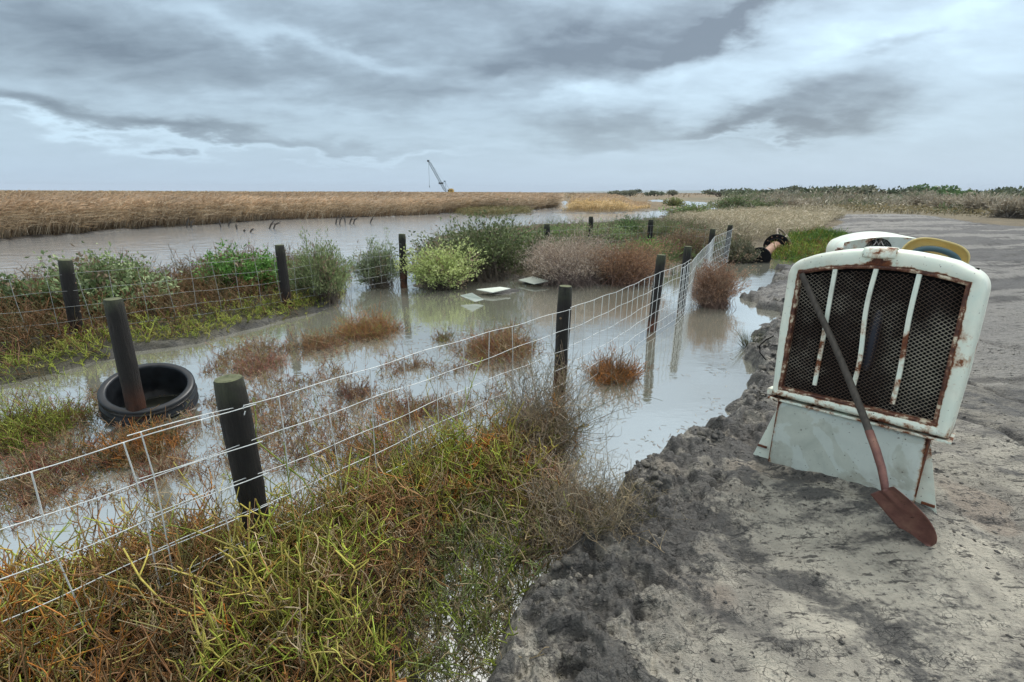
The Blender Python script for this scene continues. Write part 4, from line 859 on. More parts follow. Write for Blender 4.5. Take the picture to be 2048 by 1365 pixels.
# loops in the plane of the grille (x across, z up), point-matched
def resample(P, n):
    P = np.array(P, float); s = np.concatenate([[0], np.cumsum(np.linalg.norm(np.diff(P, axis=0), axis=1))]); u = np.linspace(0, s[-1], n, endpoint=False); return np.stack([np.interp(u, s, P[:, 0]), np.interp(u, s, P[:, 1])], 1)
def arch(x0, x1, z0, zc, n=24):
    t = np.linspace(-1, 1, n); return [(x0+(x1-x0)*(k_+1)/2, zc-(zc-z0)*abs(k_)**2.0) for k_ in t]
def corner(cx, cz, rx, rz, a0, a1, n=10): return [(cx+rx*math.cos(rad(t)), cz+rz*math.sin(rad(t))) for t in np.linspace(a0, a1, n)]
def cowl_loops(nL=60, nT=90, nB=40):
    inL = [(-.40, 0), (-.40, .783)]; inT = arch(-.40, .40, .783, .842); inR = [(.40, .783), (.40, 0)]; inB = [(.40, 0), (-.40, 0)]
    oc = corner(-.352, .755, .112, .12, 180, 105); ocr = corner(.358, .745, .112, .12, 75, 0)
    outL = [(-.440, -.055), (-.462, .40), (-.464, .755)]+oc[:5]; outT = oc[4:]+arch(-.33, .33, .893, .945, 20)+ocr[:6]; outR = ocr[5:]+[(.472, .60), (.472, .3), (.462, -.065)]; outB = [(.462, -.065), (-.440, -.055)]
    I = np.vstack([resample(inL, nL), resample(inT, nT), resample(inR, nL), resample(inB, nB)]); O = np.vstack([resample(outL, nL), resample(outT, nT), resample(outR, nL), resample(outB, nB)])
    return I, O, (nL, nT, nL, nB)
def cowl_shell(parent, mat, depth=.24):
    I, O, cnt = cowl_loops(); N = len(I)
    prof = [(0, .045), (0, .012), (.0, .0), (.06, -.006), (.18, -.008), (.35, -.013), (.55, -.014), (.72, -.010), (.84, .0), (.92, .014), (.975, .032), (1.0, .055), (1.0, .075), (1.006, .078), (1.006, .12), (1.0, .125), (1.0, depth), (.97, depth), (.97, .09)]
    v = []; rs = []
    ang = np.arange(N)
    zz_ = lambda p: p[:, 1]
    for s, yy in prof:
        p = I*(1-s)+O*s; v.append(np.stack([p[:, 0], np.full(N, yy), p[:, 1]], 1))
        r_ = np.exp(-s*11)*.8
        low = np.clip(1-(p[:, 1]+.06)/.10, 0, 1)*.45
        ctop = np.exp(-((p[:, 0]-.0)/.09)**2)*(p[:, 1] > .8)*.70*(1-s*.75)
        rside = (p[:, 0] > .41)*np.exp(-((p[:, 1]-.42)/.20)**2)*.27
        rs.append(np.maximum.reduce([r_*np.ones(N), low, ctop, rside]))
    idx = np.arange(len(prof)*N).reshape(len(prof), N); nx = np.roll(idx, -1, 1)
    f = np.stack([idx[:-1], idx[1:], nx[1:], nx[:-1]], -1).reshape(-1, 4)
    return np.concatenate(v), f, np.concatenate(rs)
CR = np.array([2.062, 2.623, .666]); RR_ = rot3(-.832, -.099, -.047)
def L2W(l): return RR_@np.array(l, float)+CR
RAD = empty('radiator_cowl', (CR[0], CR[1], .18)); tag(RAD, 'pale mint rusty radiator cowl with black mesh grille and three bars, standing on the mud', 'machine cowl')
ML = (RR_, CR-np.array([CR[0], CR[1], .18]))
v, f, rs = cowl_shell(RAD, m_mint)
v2 = v@ML[0].T+ML[1]; sh = mesh_np('shell', v2, f, m_mint, RAD, None, True, {'rust': rs})
# rusty inner frame
a_ = Acc(); I, O, _ = cowl_loops()
def inset(Q, d_):
    c_ = np.array([0, .40]); w_ = (Q-c_); s_ = np.array([1-d_/.40, 1-d_/.42]); return c_+w_*s_
rings = [(inset(I, -.004), .004), (inset(I, -.002), -.004), (inset(I, .012), -.005), (inset(I, .016), .002), (inset(I, .018), .040)]
v = np.concatenate([np.stack([p[:, 0], np.full(len(p), yy), p[:, 1]], 1) for p, yy in rings]); N = len(I); idx = np.arange(len(rings)*N).reshape(-1, N); nx = np.roll(idx, -1, 1)
a_.add(v, np.stack([idx[:-1], nx[:-1], nx[1:], idx[1:]], -1).reshape(-1, 4)); a_.build('grille_frame', m_rust, RAD, True, ML)
# expanded metal grille
xs_ = np.arange(-.387, .388, .0138); dz = .0115; a_ = Acc(); top_of = lambda x: .842-.059*(x/.40)**2
for k_, x0 in enumerate(xs_):
    n_ = int((top_of(x0)-.03)/dz); z = .012+np.arange(n_)*dz; sg = ((np.arange(n_)+k_) % 2*2-1); x = x0+sg*.0061
    yb = .030+.010*np.sin(x0*9)*np.sin(z*5)+.0015*sg
    rr_ = .6*sst(x0*np.ones(n_), .0, .35)*(1-sst(z, .45, .75)*.8) + .35*sst(-x0*np.ones(n_), .2, .4)*(sst(.3-z, 0, .3)+sst(z, .55, .7)*.7)
    P = np.stack([x, yb, z], 1)[None]; vv, ff = tube_np(P, np.full((1, n_), .0015), 4); a_.add(vv, ff, (1, 1, 1), np.repeat(rr_, 4))
a_.build('grille_mesh', m_mesh, RAD, False, ML)
# bars
for (xt, zt, xb, zb, bend) in [(-.205, .822, -.203, .075, .0), (-.009, .836, -.004, .10, .008), (.188, .815, .196, .065, .004)]:
    a_ = Acc(); K = 24; t = np.linspace(0, 1, K); x = xb+(xt-xb)*t+bend*np.sin(t*math.pi*2.2); z = zb+(zt-zb)*t; w_ = .0125
    y = .006+.004*np.sin(t*5); cs = [(-w_, .008), (-w_*.85, -.002), (w_*.85, -.002), (w_, .008)]
    v = np.stack([np.stack([x+cx_, y+cy_, z], 1) for cx_, cy_ in cs], 1).reshape(-1, 3); idx = np.arange(K*4).reshape(K, 4)
    f = np.stack([idx[:-1], np.roll(idx, -1, 1)[:-1], np.roll(idx, -1, 1)[1:], idx[1:]], -1).reshape(-1, 4); a_.add(v, f[:, ::-1], (1, 1, 1), np.repeat(.05+.22*np.abs(np.sin(t*9+xt*20))*(t < .6)+.12*(t < .5), 4)); a_.build('grille_bar', m_mint, RAD, False, ML)
# dark radiator core and interior
a_ = Acc(); box(a_, (-.415, .085, -.03), (.415, .10, .86)); 
for k_ in range(18): box(a_, (-.40+k_*.0455, .072, .0), (-.386+k_*.0455, .0845, .84))
a_.build('radiator_core', m_black, RAD, False, ML)
a_ = Acc(); 
tube1(a_, [(.035, .058, .22), (.03, .058, .26), (.035, .058, .40), (.04, .058, .55), (.04, .058, .59)], [.012, .028, .03, .026, .01], 14); a_.build('filler_pipe', m_blue, RAD, True, ML)
# cap plate
a_ = Acc(); n_ = 9; t = np.linspace(-1, 1, n_); xx = t*.076
front = [(xx, np.full(n_, -.030), .885+.004*t**2), (xx, np.full(n_, -.036), .895+0*t), (xx, np.full(n_, -.034), .930-.004*t**2), (xx, np.full(n_, -.018), .948-.004*t**2), (xx, np.full(n_, .03), .953-.004*t**2), (xx, np.full(n_, .05), .948-.006*t**2)]
v = np.concatenate([np.stack(p, 1) for p in front]); idx = np.arange(len(front)*n_).reshape(-1, n_); f = np.stack([idx[:-1, :-1], idx[:-1, 1:], idx[1:, 1:], idx[1:, :-1]], -1).reshape(-1, 4)
a_.add(v, f, (1, 1, 1), .24); cp = a_.build('filler_cap_plate', m_mint, RAD, True, ML); so_ = cp.modifiers.new('s', 'SOLIDIFY'); so_.thickness = .006
# skirt panel with folded edges
a_ = Acc(); n_ = 30; xs_ = np.linspace(-.388, .383, n_); rows = np.linspace(0, 1, 16); V_ = []; Rr = []
for t in rows:
    zt = -.078-.012*(xs_+.388)/.77; zb = -.555+.075*(xs_+.388)/.77; z = zt+(zb-zt)*t; y = .020-.012*t+.006*np.sin(xs_*7+t*3)
    V_.append(np.stack([xs_, y, z], 1)); Rr.append(.32*np.exp(-t*9)+.42*np.exp(-np.minimum(np.abs(xs_+.388), np.abs(xs_-.383))/.008)+.20*np.exp(-(1-t)*14))
idx = np.arange(16*n_).reshape(16, n_); f = np.stack([idx[:-1, :-1], idx[1:, :-1], idx[1:, 1:], idx[:-1, 1:]], -1).reshape(-1, 4); a_.add(np.concatenate(V_), f, (1, 1, 1), np.concatenate(Rr))
skp = a_.build('skirt_panel', m_mint2, RAD, True, ML); so_ = skp.modifiers.new('s', 'SOLIDIFY'); so_.thickness = .005
for xx, zb in ((-.390, -.60), (.385, -.53)):
    a_ = Acc(); box(a_, (xx-.004, .012, zb), (xx+.004, .20, -.08), (1, 1, 1), .5); a_.build('skirt_edge', m_mint, RAD, False, ML)
# bottom rail under the shell
a_ = Acc(); box(a_, (-.455, -.006, -.082), (.478, .20, -.068), (1, 1, 1), .36); box(a_, (-.478, .03, -.062), (-.446, .12, -.02), (1, 1, 1), .2); bevel(a_.build('bottom_rail', m_mint, RAD, False, ML), .003)
for pts in ([(-.398, .06, -.12), (-.508, .045, -.535), (-.385, .045, -.560)], [(.393, .06, -.12), (.500, .04, -.560), (.385, .04, -.530)]):
    a_ = Acc(); p = np.array(pts); q_ = p+np.array([0, .006, 0]); k3 = [(0, 1, 2)] if pts[0][0] < 0 else [(0, 2, 1)]
    a_.add(np.vstack([p, q_]), [(0, 1, 4, 3), (1, 2, 5, 4), (2, 0, 3, 5)], (1, 1, 1), .1); a_.add(p, [(0, 1, 2)], (1, 1, 1), .1); a_.add(q_, [(2, 1, 0)], (1, 1, 1), .1)
    sx_ = np.sign(pts[1][0]); cx_ = pts[1][0]-sx_*.055; box(a_, (cx_-.03, pts[1][1]-.014, pts[1][2]+.085), (cx_+.03, pts[1][1]-.001, pts[1][2]+.098), (1, 1, 1), .7)
    a_.build('side_sheet', m_mint, RAD, False, ML)

# ------------------------------------------------------------------ rear cowl of the same kind
RB_ = rot3(-.35, 0, -.04); pc = V(1788, 474, 4.95); sc2 = 1.0
RC_ = empty('engine_cover', (pc[0], pc[1], .2)); tag(RC_, 'mint engine cover with round black badge standing behind the radiator cowl', 'machine cowl')
cz = pc[2]-.93-.2
M2 = (RB_, np.array([0, 0, cz]))
v, f, rs = cowl_shell(RC_, m_mint, .55); v = v*np.array([.90, 1, 1]); mesh_np('shell', v@RB_.T+M2[1], f, m_mint, RC_, None, True, {'rust': np.clip(rs*.45, 0, 1)})
a_ = Acc(); n_ = 26; xs_ = np.linspace(-.395, .395, n_); V_ = []; Rr = []
for t in np.linspace(0, 1, 14):
    zt = .928-.055*(xs_/.395)**2; V_.append(np.stack([xs_, -.022+0*xs_, -.08+(zt+.08)*t], 1)); Rr.append(.12+.34*np.exp(-(1-t)*16)*(.4+.6*(np.abs(np.sin(xs_*11)) > .5)))
idx = np.arange(14*n_).reshape(14, n_); a_.add(np.concatenate(V_), np.stack([idx[:-1, :-1], idx[:-1, 1:], idx[1:, 1:], idx[1:, :-1]], -1).reshape(-1, 4), (1, 1, 1), np.concatenate(Rr)); a_.build('face_panel', m_mint2, RC_, True, M2)
a_ = Acc(); Rx = np.array([[1, 0, 0], [0, 0, 1], [0, -1, 0]], float)
M3 = (RB_@Rx, RB_@np.array([-.09, -.026, .80])+M2[1])
lathe(a_, [(.0, -.004), (.112, -.004), (.116, .0), (.116, .012)], 40, M=(M3[0]@np.diag([1, 1, -1]), M3[1])); badge = a_.build('badge', m_black, RC_, True)
m_white, T = new_mat('badge_white'); out(T, T.n('BsdfPrincipled', Base__Color=(.62, .58, .54), Roughness=.5))
a_ = Acc()
for pts in ([(-.045, .045), (-.022, .088), (-.004, .052), (.014, .088), (.040, .045)], [(-.095, .020), (-.07, .036), (-.05, .014), (-.03, .034), (-.01, .014), (.012, .034), (.03, .016), (.05, .034), (.07, .018), (.09, .030)]):
    tube1(a_, [(x_-.09, -.033, .80+z_) for x_, z_ in pts], .0045, 5)
a_.build('badge_lettering', m_white, badge, False, M2)
a_ = Acc(); box(a_, (.29, -.10, .74), (.40, .06, .90)); bevel(a_.build('rubber_block', m_black, RC_, False, M2), .02, 3)
a_ = Acc(); box(a_, (-.46, -.05, .76), (-.36, .02, .80)); box(a_, (-.45, -.06, .80), (-.40, .0, .82)); bevel(a_.build('latch', m_rust, RC_, False, M2), .006)

# ------------------------------------------------------------------ yellow seat
m_yel, T = new_mat('yellow_plastic'); tc = T.n('TexCoord').outputs['Object']; out(T, T.n('BsdfPrincipled', Base__Color=T.ramp(T.noise(tc, 7, 5), [(.3, (.78, .58, .20)), (.7, (.88, .72, .34))]), Roughness=.4))
m_teal, T = new_mat('teal_vinyl'); out(T, T.n('BsdfPrincipled', Base__Color=(.06, .12, .14), Roughness=.45))
sc_ = V(1878, 500, 3.55)
ST = empty('tractor_seat', (sc_[0], sc_[1], .2)); tag(ST, 'yellow moulded seat with teal padded rim behind the right shoulder of the radiator cowl', 'seat')
RS = rot3(-.42, rad(12), rad(14)); MS = (RS, np.array([0, 0, sc_[2]-.2-.02]))
a_ = Acc(); nU, nV = 40, 14; V_ = []
for j in range(nV):
    t = j/(nV-1); 
    for i in range(nU+1):
        th = math.pi*(1-i/nU); w_ = .215; hgt_ = .19
        ex = np.sign(math.cos(th))*abs(math.cos(th))**.75; ez = abs(math.sin(th))**.60
        V_.append((w_*ex*(1-.62*t**1.5), .02+.10*math.sin(t*math.pi*.6), hgt_*ez*(1-.70*t**1.4)-.10+.0*t))
idx = np.arange(nV*(nU+1)).reshape(nV, nU+1); a_.add(V_, np.stack([idx[:-1, :-1], idx[:-1, 1:], idx[1:, 1:], idx[1:, :-1]], -1).reshape(-1, 4))
box(a_, (-.2, .02, -.16), (.2, .14, -.10)); s1 = a_.build('seat_shell', m_yel, ST, True, MS); q1 = s1.modifiers.new('s', 'SOLIDIFY'); q1.thickness = .012
a_ = Acc(); tube1(a_, [(.150*math.cos(t), -.02, .115*math.sin(t)**.7-.09 if math.sin(t) > 0 else -.09) for t in np.linspace(.01, math.pi-.01, 26)], .021, 12); a_.build('padded_rim', m_teal, ST, True, MS)
a_ = Acc(); tube1(a_, [(0, .05, -(sc_[2]-.2)+.0), (0, .05, -.02)], .03, 12); a_.build('pedestal', m_rust, ST, True, (np.eye(3), np.array([0, 0, sc_[2]-.2-.12])))

# ------------------------------------------------------------------ shovel
m_shaft, T = new_mat('weathered_ash'); tc = T.n('TexCoord').outputs['Object']; nn_ = T.noise(T.mapping(tc, sc=(9, 9, 1.5)), 6, 6, .65)
out(T, T.n('BsdfPrincipled', Base__Color=T.ramp(nn_, [(.3, (.035, .03, .025)), (.7, (.10, .085, .07))]), Roughness=.7, Normal=T.bump(nn_, .3, .004)))
m_blade, T = new_mat('red_rusted_steel'); tc = T.n('TexCoord').outputs['Object']; nn_ = T.noise(tc, 9, 6, .65); n4 = T.noise(tc, 40, 4, .7)
out(T, T.n('BsdfPrincipled', Base__Color=T.mix(T.ss(n4, .64, .72), T.ramp(nn_, [(.3, (.12, .052, .045)), (.5, (.22, .10, .08)), (.75, (.36, .20, .14))]), (.04, .02, .015)), Roughness=.42, Metallic=.25, Normal=T.bump(n4, .25, .004)))
Atop = L2W((-.385, -.022, .80)); tipz = hz1(2.17, 1.99)+.012; Btip = G(1865, 1092, tipz)
rS = ray(1768, 978); best = None
for k_ in np.linspace(.5, 4, 4000):
    S_ = EYE+rS/np.linalg.norm(rS)*k_; e_ = abs(np.linalg.norm(S_-Btip)-.315)
    if (best is None or e_ < best[0]) and S_[2] > tipz+.05: best = (e_, S_)
S_ = best[1]
SH = empty('shovel', (Btip[0], Btip[1], 0)); tag(SH, 'rusty red round point shovel with a dark wooden handle leaning on the radiator cowl', 'shovel')
hp = [(1603, 548), (1632, 612), (1662, 675), (1683, 724), (1703, 772), (1722, 820), (1738, 862), (1752, 900), (1763, 936), (1769, 968)]
pts = []; L0, L1 = np.array(Atop), S_
for i, p in enumerate(hp):
    r0 = ray(*p); tt = (i+.0)/(len(hp)-1); D = np.linalg.norm(L0-EYE)*(1-tt)+np.linalg.norm(L1-EYE)*tt
    pts.append(EYE+r0/np.linalg.norm(r0)*D)
pts = np.array(pts); loc_ = np.array([Btip[0], Btip[1], 0])
a_ = Acc(); tube1(a_, pts[:7]-loc_, [.0165, .0175, .018, .0185, .019, .0195, .0195], 16); a_.build('handle', m_shaft, SH, True)
sp_ = np.vstack([pts[6:], S_+(Btip-S_)*.02, S_+(Btip-S_)*.10]); a_ = Acc(); tube1(a_, sp_-loc_, [.0215, .0215, .0205, .019, .017, .010], 16); a_.build('socket', m_shaft if False else m_blade, SH, True)
dB = (Btip-S_); LB = np.linalg.norm(dB); dB /= LB; n0 = np.cross(dB, [0, 0, 1.]); n0 /= np.linalg.norm(n0); m0 = np.cross(n0, dB)
bw = None
for dg in range(-90, 90, 3):
    w_ = n0*math.cos(rad(dg))+m0*math.sin(rad(dg)); e_ = min(np.linalg.norm(proj(S_+w_*.078)-(1745, 986))+np.linalg.norm(proj(S_-w_*.078)-(1791, 968)), np.linalg.norm(proj(S_-w_*.078)-(1745, 986))+np.linalg.norm(proj(S_+w_*.078)-(1791, 968)))
    if bw is None or e_ < bw[0]: bw = (e_, w_, dg)
wB = bw[1]; nB_ = np.cross(wB, dB); nB_ = nB_ if nB_@(EYE-S_) > 0 else -nB_
K, M_ = 30, 17; V_ = []
for i in range(K):
    t = i/(K-1); hwid = .078+.0165*math.sin(min(t/.5, 1)*math.pi/2) if t < .5 else .0945*math.sqrt(max(1-((t-.5)/.5)**2.3, 0.0001))
    for j in range(M_):
        s_ = j/(M_-1)*2-1; rib = .019*math.exp(-(s_/.20)**2)*max(0, 1-t/.55)
        V_.append(S_+dB*LB*t + wB*hwid*s_ + nB_*(.020*s_*s_*(1-t*.5) + rib - .012*math.sin(t*math.pi) + .035*(1-t)**6*0))
idx = np.arange(K*M_).reshape(K, M_); a_ = Acc(); a_.add(np.array(V_)-loc_, np.stack([idx[:-1, :-1], idx[:-1, 1:], idx[1:, 1:], idx[1:, :-1]], -1).reshape(-1, 4))
bl = a_.build('blade', m_blade, SH, True); q1 = bl.modifiers.new('s', 'SOLIDIFY'); q1.thickness = .003

# ------------------------------------------------------------------ floating sheet-metal plates
m_plate = paint_mat('pale_plate', (.62, .68, .60), (.70, .74, .66), -.06, .3, .3)
for corners, lab in [([(921, 591), (944, 586), (967, 599), (950, 603)], 'smallest pale metal sheet, tilted in the water, leftmost of the three'),
                     ([(953, 579), (1000, 574), (1021, 577), (985, 585)], 'long thin pale metal sheet on dark mud, middle of the three'),
                     ([(1037, 560), (1066, 553), (1098, 562), (1068, 568)], 'diamond shaped pale metal sheet, rightmost and farthest of the three')]:
    zc = [.10, .17, .06, .03] if 'smallest' in lab else [.09, .12, .10, .08]
    P = np.array([G(*p, z_) for p, z_ in zip(corners, zc)]); c_ = P.mean(0)*np.array([1, 1, 0])
    a_ = Acc(); top = P-c_; bot = top-np.array([0, 0, .012]); a_.add(np.vstack([bot, top]), [(0, 1, 2, 3), (4, 7, 6, 5), (0, 4, 5, 1), (1, 5, 6, 2), (2, 6, 7, 3), (3, 7, 4, 0)], (1, 1, 1), .1)
    o = a_.build('metal_sheet', m_plate); o.location = tuple(c_); tag(o, lab, 'metal sheet', 'pale metal sheets lying in the floodwater')
def clod(px_, py_, wx, wy, hz_, label):
    c0 = G(px_, py_, 0); n = 24; K = 8; V_ = []; ps = rng.uniform(0, 6, 4)
    for j in range(K):
        ph = j/(K-1)*math.pi/2
        for i in range(n):
            th = i/n*2*math.pi; q_ = 1+.18*math.sin(3*th+ps[0])+.10*math.sin(7*th+ps[1])+.08*math.sin(5*th+ph*4+ps[2])
            V_.append((wx*.5*math.cos(th)*math.cos(ph)*q_, wy*.5*math.sin(th)*math.cos(ph)*q_, hz_*math.sin(ph)-.05+.012*math.sin(9*th+ph*7)))
    idx = np.arange(K*n).reshape(K, n); nx = np.roll(idx, -1, 1); f = np.stack([idx[:-1], nx[:-1], nx[1:], idx[1:]], -1).reshape(-1, 4)
    o = mesh_np('mud_lump', np.array(V_), f, m_ground, None, np.full((len(V_), 3), .05), True, {'wet': np.full(len(V_), .8)}); o.location = (c0[0], c0[1], 0); tag(o, label, 'mud')
clod(1000, 583, .85, .5, .10, 'dark mud lump under the middle pale metal sheet'); clod(1070, 566, .8, .5, .08, 'dark mud lump under the diamond shaped metal sheet')

# ------------------------------------------------------------------ rusty flanged pipe
m_pipe, T = new_mat('orange_rust'); tc = T.n('TexCoord').outputs['Object']; out(T, T.n('BsdfPrincipled', Base__Color=T.ramp(T.noise(tc, 6, 5, .65), [(.3, (.20, .10, .06)), (.7, (.38, .22, .14))]), Roughness=.7))
p0 = G(1519, 516, .12); p1 = G(1556, 488, .55); p1 = V(1552, 492, p0[1]+2.2)
PF = empty('flanged_pipe', (p0[0], p0[1], 0)); tag(PF, 'rusty orange pipe with black end flanges lying at the water edge by the green mat', 'pipe')
q0, q1_ = np.array([0, 0, p0[2]]), p1-np.array([p0[0], p0[1], 0]); dv = (q1_-q0)/np.linalg.norm(q1_-q0)
a_ = Acc(); tube1(a_, [q0, q0+(q1_-q0)*.3, q0+(q1_-q0)*.6, q1_], [.15, .145, .145, .17], 24); a_.build('pipe_body', m_pipe, PF, True)
a_ = Acc(); tube1(a_, [q0-dv*.04, q0-dv*.035, q0+dv*.035, q0+dv*.04], [.27, .30, .30, .27], 28); tube1(a_, [q0+dv*.10, q0+dv*.13], [.26, .26], 28); a_.build('end_flange', m_black, PF, True)
a_ = Acc(); tube1(a_, [q1_-dv*.04, q1_-dv*.03, q1_+dv*.05, q1_+dv*.06], [.35, .38, .38, .35], 36); tube1(a_, [q1_-dv*.12, q1_-dv*.05], [.24, .27], 28); a_.build('large_flange', m_black, PF, True)
for i in range(12):
    a_ = Acc(); th = i/12*6.283; e1 = np.cross(dv, [0, 0, 1]); e1 /= np.linalg.norm(e1); e2 = np.cross(dv, e1); c_ = q1_+(e1*math.cos(th)+e2*math.sin(th))*.31; tube1(a_, [c_-dv*.05, c_+dv*.07], [.025, .025], 8); a_.build('flange_bolt', m_rust, PF, False)
def torus(acc, c, n_, R_, r_, m=30):
    n_ = np.array(n_, float); n_ /= np.linalg.norm(n_); e1 = np.cross(n_, [0, 0, 1]); e1 /= np.linalg.norm(e1); e2 = np.cross(n_, e1)
    tube1(acc, [np.array(c)+(e1*math.cos(t)+e2*math.sin(t))*R_ for t in np.linspace(0, 2*math.pi, m)], r_, 8, caps=False)
hw_ = V(1569, 479, p1[1]+.7); HWL = empty('hand_wheel', (hw_[0], hw_[1], 0)); tag(HWL, 'pale rusted valve hand wheel leaning behind the large black flange', 'wheel')
m_pale, T = new_mat('pale_rust'); tc = T.n('TexCoord').outputs['Object']; out(T, T.n('BsdfPrincipled', Base__Color=T.ramp(T.noise(tc, 8, 5), [(.3, (.20, .15, .11)), (.7, (.42, .36, .27))]), Roughness=.7))
a_ = Acc(); torus(a_, (0, 0, hw_[2]), (.5, -.5, .55), .42, .035); a_.build('wheel_rim', m_pale, HWL, True)
a_ = Acc(); n_ = np.array([.5, -.5, .55]); n_ /= np.linalg.norm(n_); e1 = np.cross(n_, [0, 0, 1]); e1 /= np.linalg.norm(e1); e2 = np.cross(n_, e1)
for k_ in range(4):
    t = k_*math.pi/2+.3; tube1(a_, [(0, 0, hw_[2]), tuple(np.array([0, 0, hw_[2]])+(e1*math.cos(t)+e2*math.sin(t))*.42)], .025, 8)
tube1(a_, [np.array([0, 0, hw_[2]])-n_*.05, np.array([0, 0, hw_[2]])+n_*.05], .07, 14); tube1(a_, [(0, 0, hw_[2]), (0, .1, .02)], .05, 10); a_.build('wheel_spokes', m_pale, HWL, True)
wl = G(1640, 487, .1); a_ = Acc(); tube1(a_, [(-.9, 0, .12), (-.3, .05, .16), (.4, 0, .15), (1.0, .05, .12)], [.10, .13, .13, .1], 14); o = a_.build('black_hose', m_black, None, True); o.location = (wl[0], wl[1], 0); tag(o, 'length of black hose half buried in the bright green mat', 'hose')
# thin wire hoop at the shore beside the cowl
wp = [(1548, 672), (1532, 680), (1519, 692), (1520, 706), (1530, 718), (1540, 728), (1548, 738)]
a_ = Acc(); base_ = G(1530, 735, .1); P = [V(x_, y_, base_[1]+.02*i)-np.array([base_[0], base_[1], 0]) for i, (x_, y_) in enumerate(wp)]; tube1(a_, P, .006, 8); o = a_.build('wire_hoop', m_black, None, True); o.location = (base_[0], base_[1], 0); tag(o, 'thin dark wire hoop sticking out of the mud left of the radiator cowl', 'wire')

# ------------------------------------------------------------------ drowned branch stubs in the river
m_stub, T = new_mat('dead_wood'); tc = T.n('TexCoord').outputs['Object']; out(T, T.n('BsdfPrincipled', Base__Color=T.ramp(T.noise(tc, 9, 4), [(.3, (.03, .026, .022)), (.7, (.07, .06, .05))]), Roughness=.85))
st_ = [(373, 456, 16, .5, 2, 'pair of dark branch stubs in the river, nearest the reed edge on the left'), (441, 455, 12, .0, 1, 'thin upright stub in the river between two leaning ones'), (456, 453, 9, .8, 1, 'short stub leaning right in the river'), (473, 459, 9, .1, 1, 'short thin upright stub in the river, lower than its neighbours'),
       (500, 465, 6, 1.2, 1, 'low curved stub barely out of the river'), (538, 458, 13, .9, 2, 'forked dark stub leaning right in open river'), (488, 464, 4, .3, 1, 'tiny stub tip beside the low curved stub'),
       (671, 449, 14, .5, 2, 'pair of leaning stubs near the middle of the river'), (690, 446, 13, 0., 1, 'thin upright stub just right of the leaning pair'), (699, 448, 12, .7, 2, 'thick dark stub leaning right beside the thin upright one'), (740, 447, 11, .7, 1, 'rightmost thin stub leaning right in the river')]
for (x_, y_, h_, ln_2, nb, lab) in st_:
    b0 = G(x_, y_, 0); dist = (b0-EYE)@FW; hh = h_*dist/F*1.3; a_ = Acc()
    for k_ in range(nb):
        o_ = k_*.22; tube1(a_, [(o_, 0, -.2), (o_+.02, 0, .0), (o_+ln_2*hh*.35, 0, hh*.5), (o_+ln_2*hh*(.9 if k_ == 0 else 1.1), 0, hh*(1-.15*k_))], [.045, .04, .045, .012], 7)
        tube1(a_, [(o_+ln_2*hh*.35, 0, hh*.5), (o_+ln_2*hh*.8+.1, 0, hh*.62)], [.025, .008], 6)
    o = a_.build('branch_stub', m_stub, None, True); o.location = (b0[0], b0[1], 0); tag(o, lab, 'branch', 'dead branch stubs standing in the river')

# ------------------------------------------------------------------ distant crane
m_cy, T = new_mat('crane_yellow'); tc = T.n('TexCoord').outputs['Object']; out(T, T.n('BsdfPrincipled', Base__Color=T.ramp(T.noise(tc, 1, 3), [(.3, (.50, .30, .04)), (.7, (.62, .40, .08))]), Roughness=.5))
m_cb, T = new_mat('crane_boom'); out(T, T.n('BsdfPrincipled', Base__Color=(.13, .17, .19), Roughness=.6)); m_cd, T = new_mat('crane_dark'); out(T, T.n('BsdfPrincipled', Base__Color=(.03, .035, .04), Roughness=.6))
D = 400.; cb = V(893, 388, D); CRN = empty('crawler_crane', (cb[0], cb[1], 0)); tag(CRN, 'yellow crawler crane with long lattice boom far off behind the reed bed', 'crane')
k_ = D*math.cos(PITCH)/F*1.0; pxm = lambda x_, y_: V(x_, y_, D)-np.array([cb[0], cb[1], 0])
tipb = pxm(857, 322); footb = pxm(892, 384.5)
a_ = Acc(); dv = tipb-footb; L = np.linalg.norm(dv); dv /= L; e1 = np.array([0, 1., 0]); e2 = np.cross(dv, e1); nb = 22
cor = []
for (s1_, s2_) in ((1, 1), (1, -1), (-1, -1), (-1, 1)):
    pl_ = [footb+dv*L*t + (e1*s1_+e2*s2_)*.75*min(1, t*9+.15, (1-t)*9+.15) for t in np.linspace(0, 1, nb+1)]; cor.append(np.array(pl_)); tube1(a_, pl_, .15, 5)
for i in range(nb):
    for c_ in range(4): tube1(a_, [cor[c_][i], cor[(c_+1) % 4][i+1]], .09, 4, caps=False)
a_.build('boom', m_cb, CRN)
a_ = Acc(); jt = pxm(882.5, 367); box(a_, jt-np.array([2.0, 1, .6]), jt+np.array([1.6, 1, .6])); a_.build('sheave_block', m_cd, CRN); a_ = Acc(); box(a_, tipb-np.array([1, .8, .8]), tipb+np.array([.6, .8, .5])); a_.build('boom_head', m_cd, CRN)
a_ = Acc(); hk = pxm(859, 372); tube1(a_, [tipb, hk], .09, 4); tube1(a_, [hk, hk-np.array([0, 0, 1.4])], [.35, .2], 6); a_.build('hoist_line', m_cd, CRN)
a_ = Acc(); mt = pxm(889.5, 363); tube1(a_, [jt, mt], .10, 4); tube1(a_, [mt, pxm(899, 380)], .10, 4); tube1(a_, [mt, pxm(893, 383)], .14, 4); box(a_, mt-np.array([.7, .5, .4]), mt+np.array([.7, .5, .4])); tube1(a_, [tipb, mt], .05, 4); a_.build('mast', m_cb, CRN)
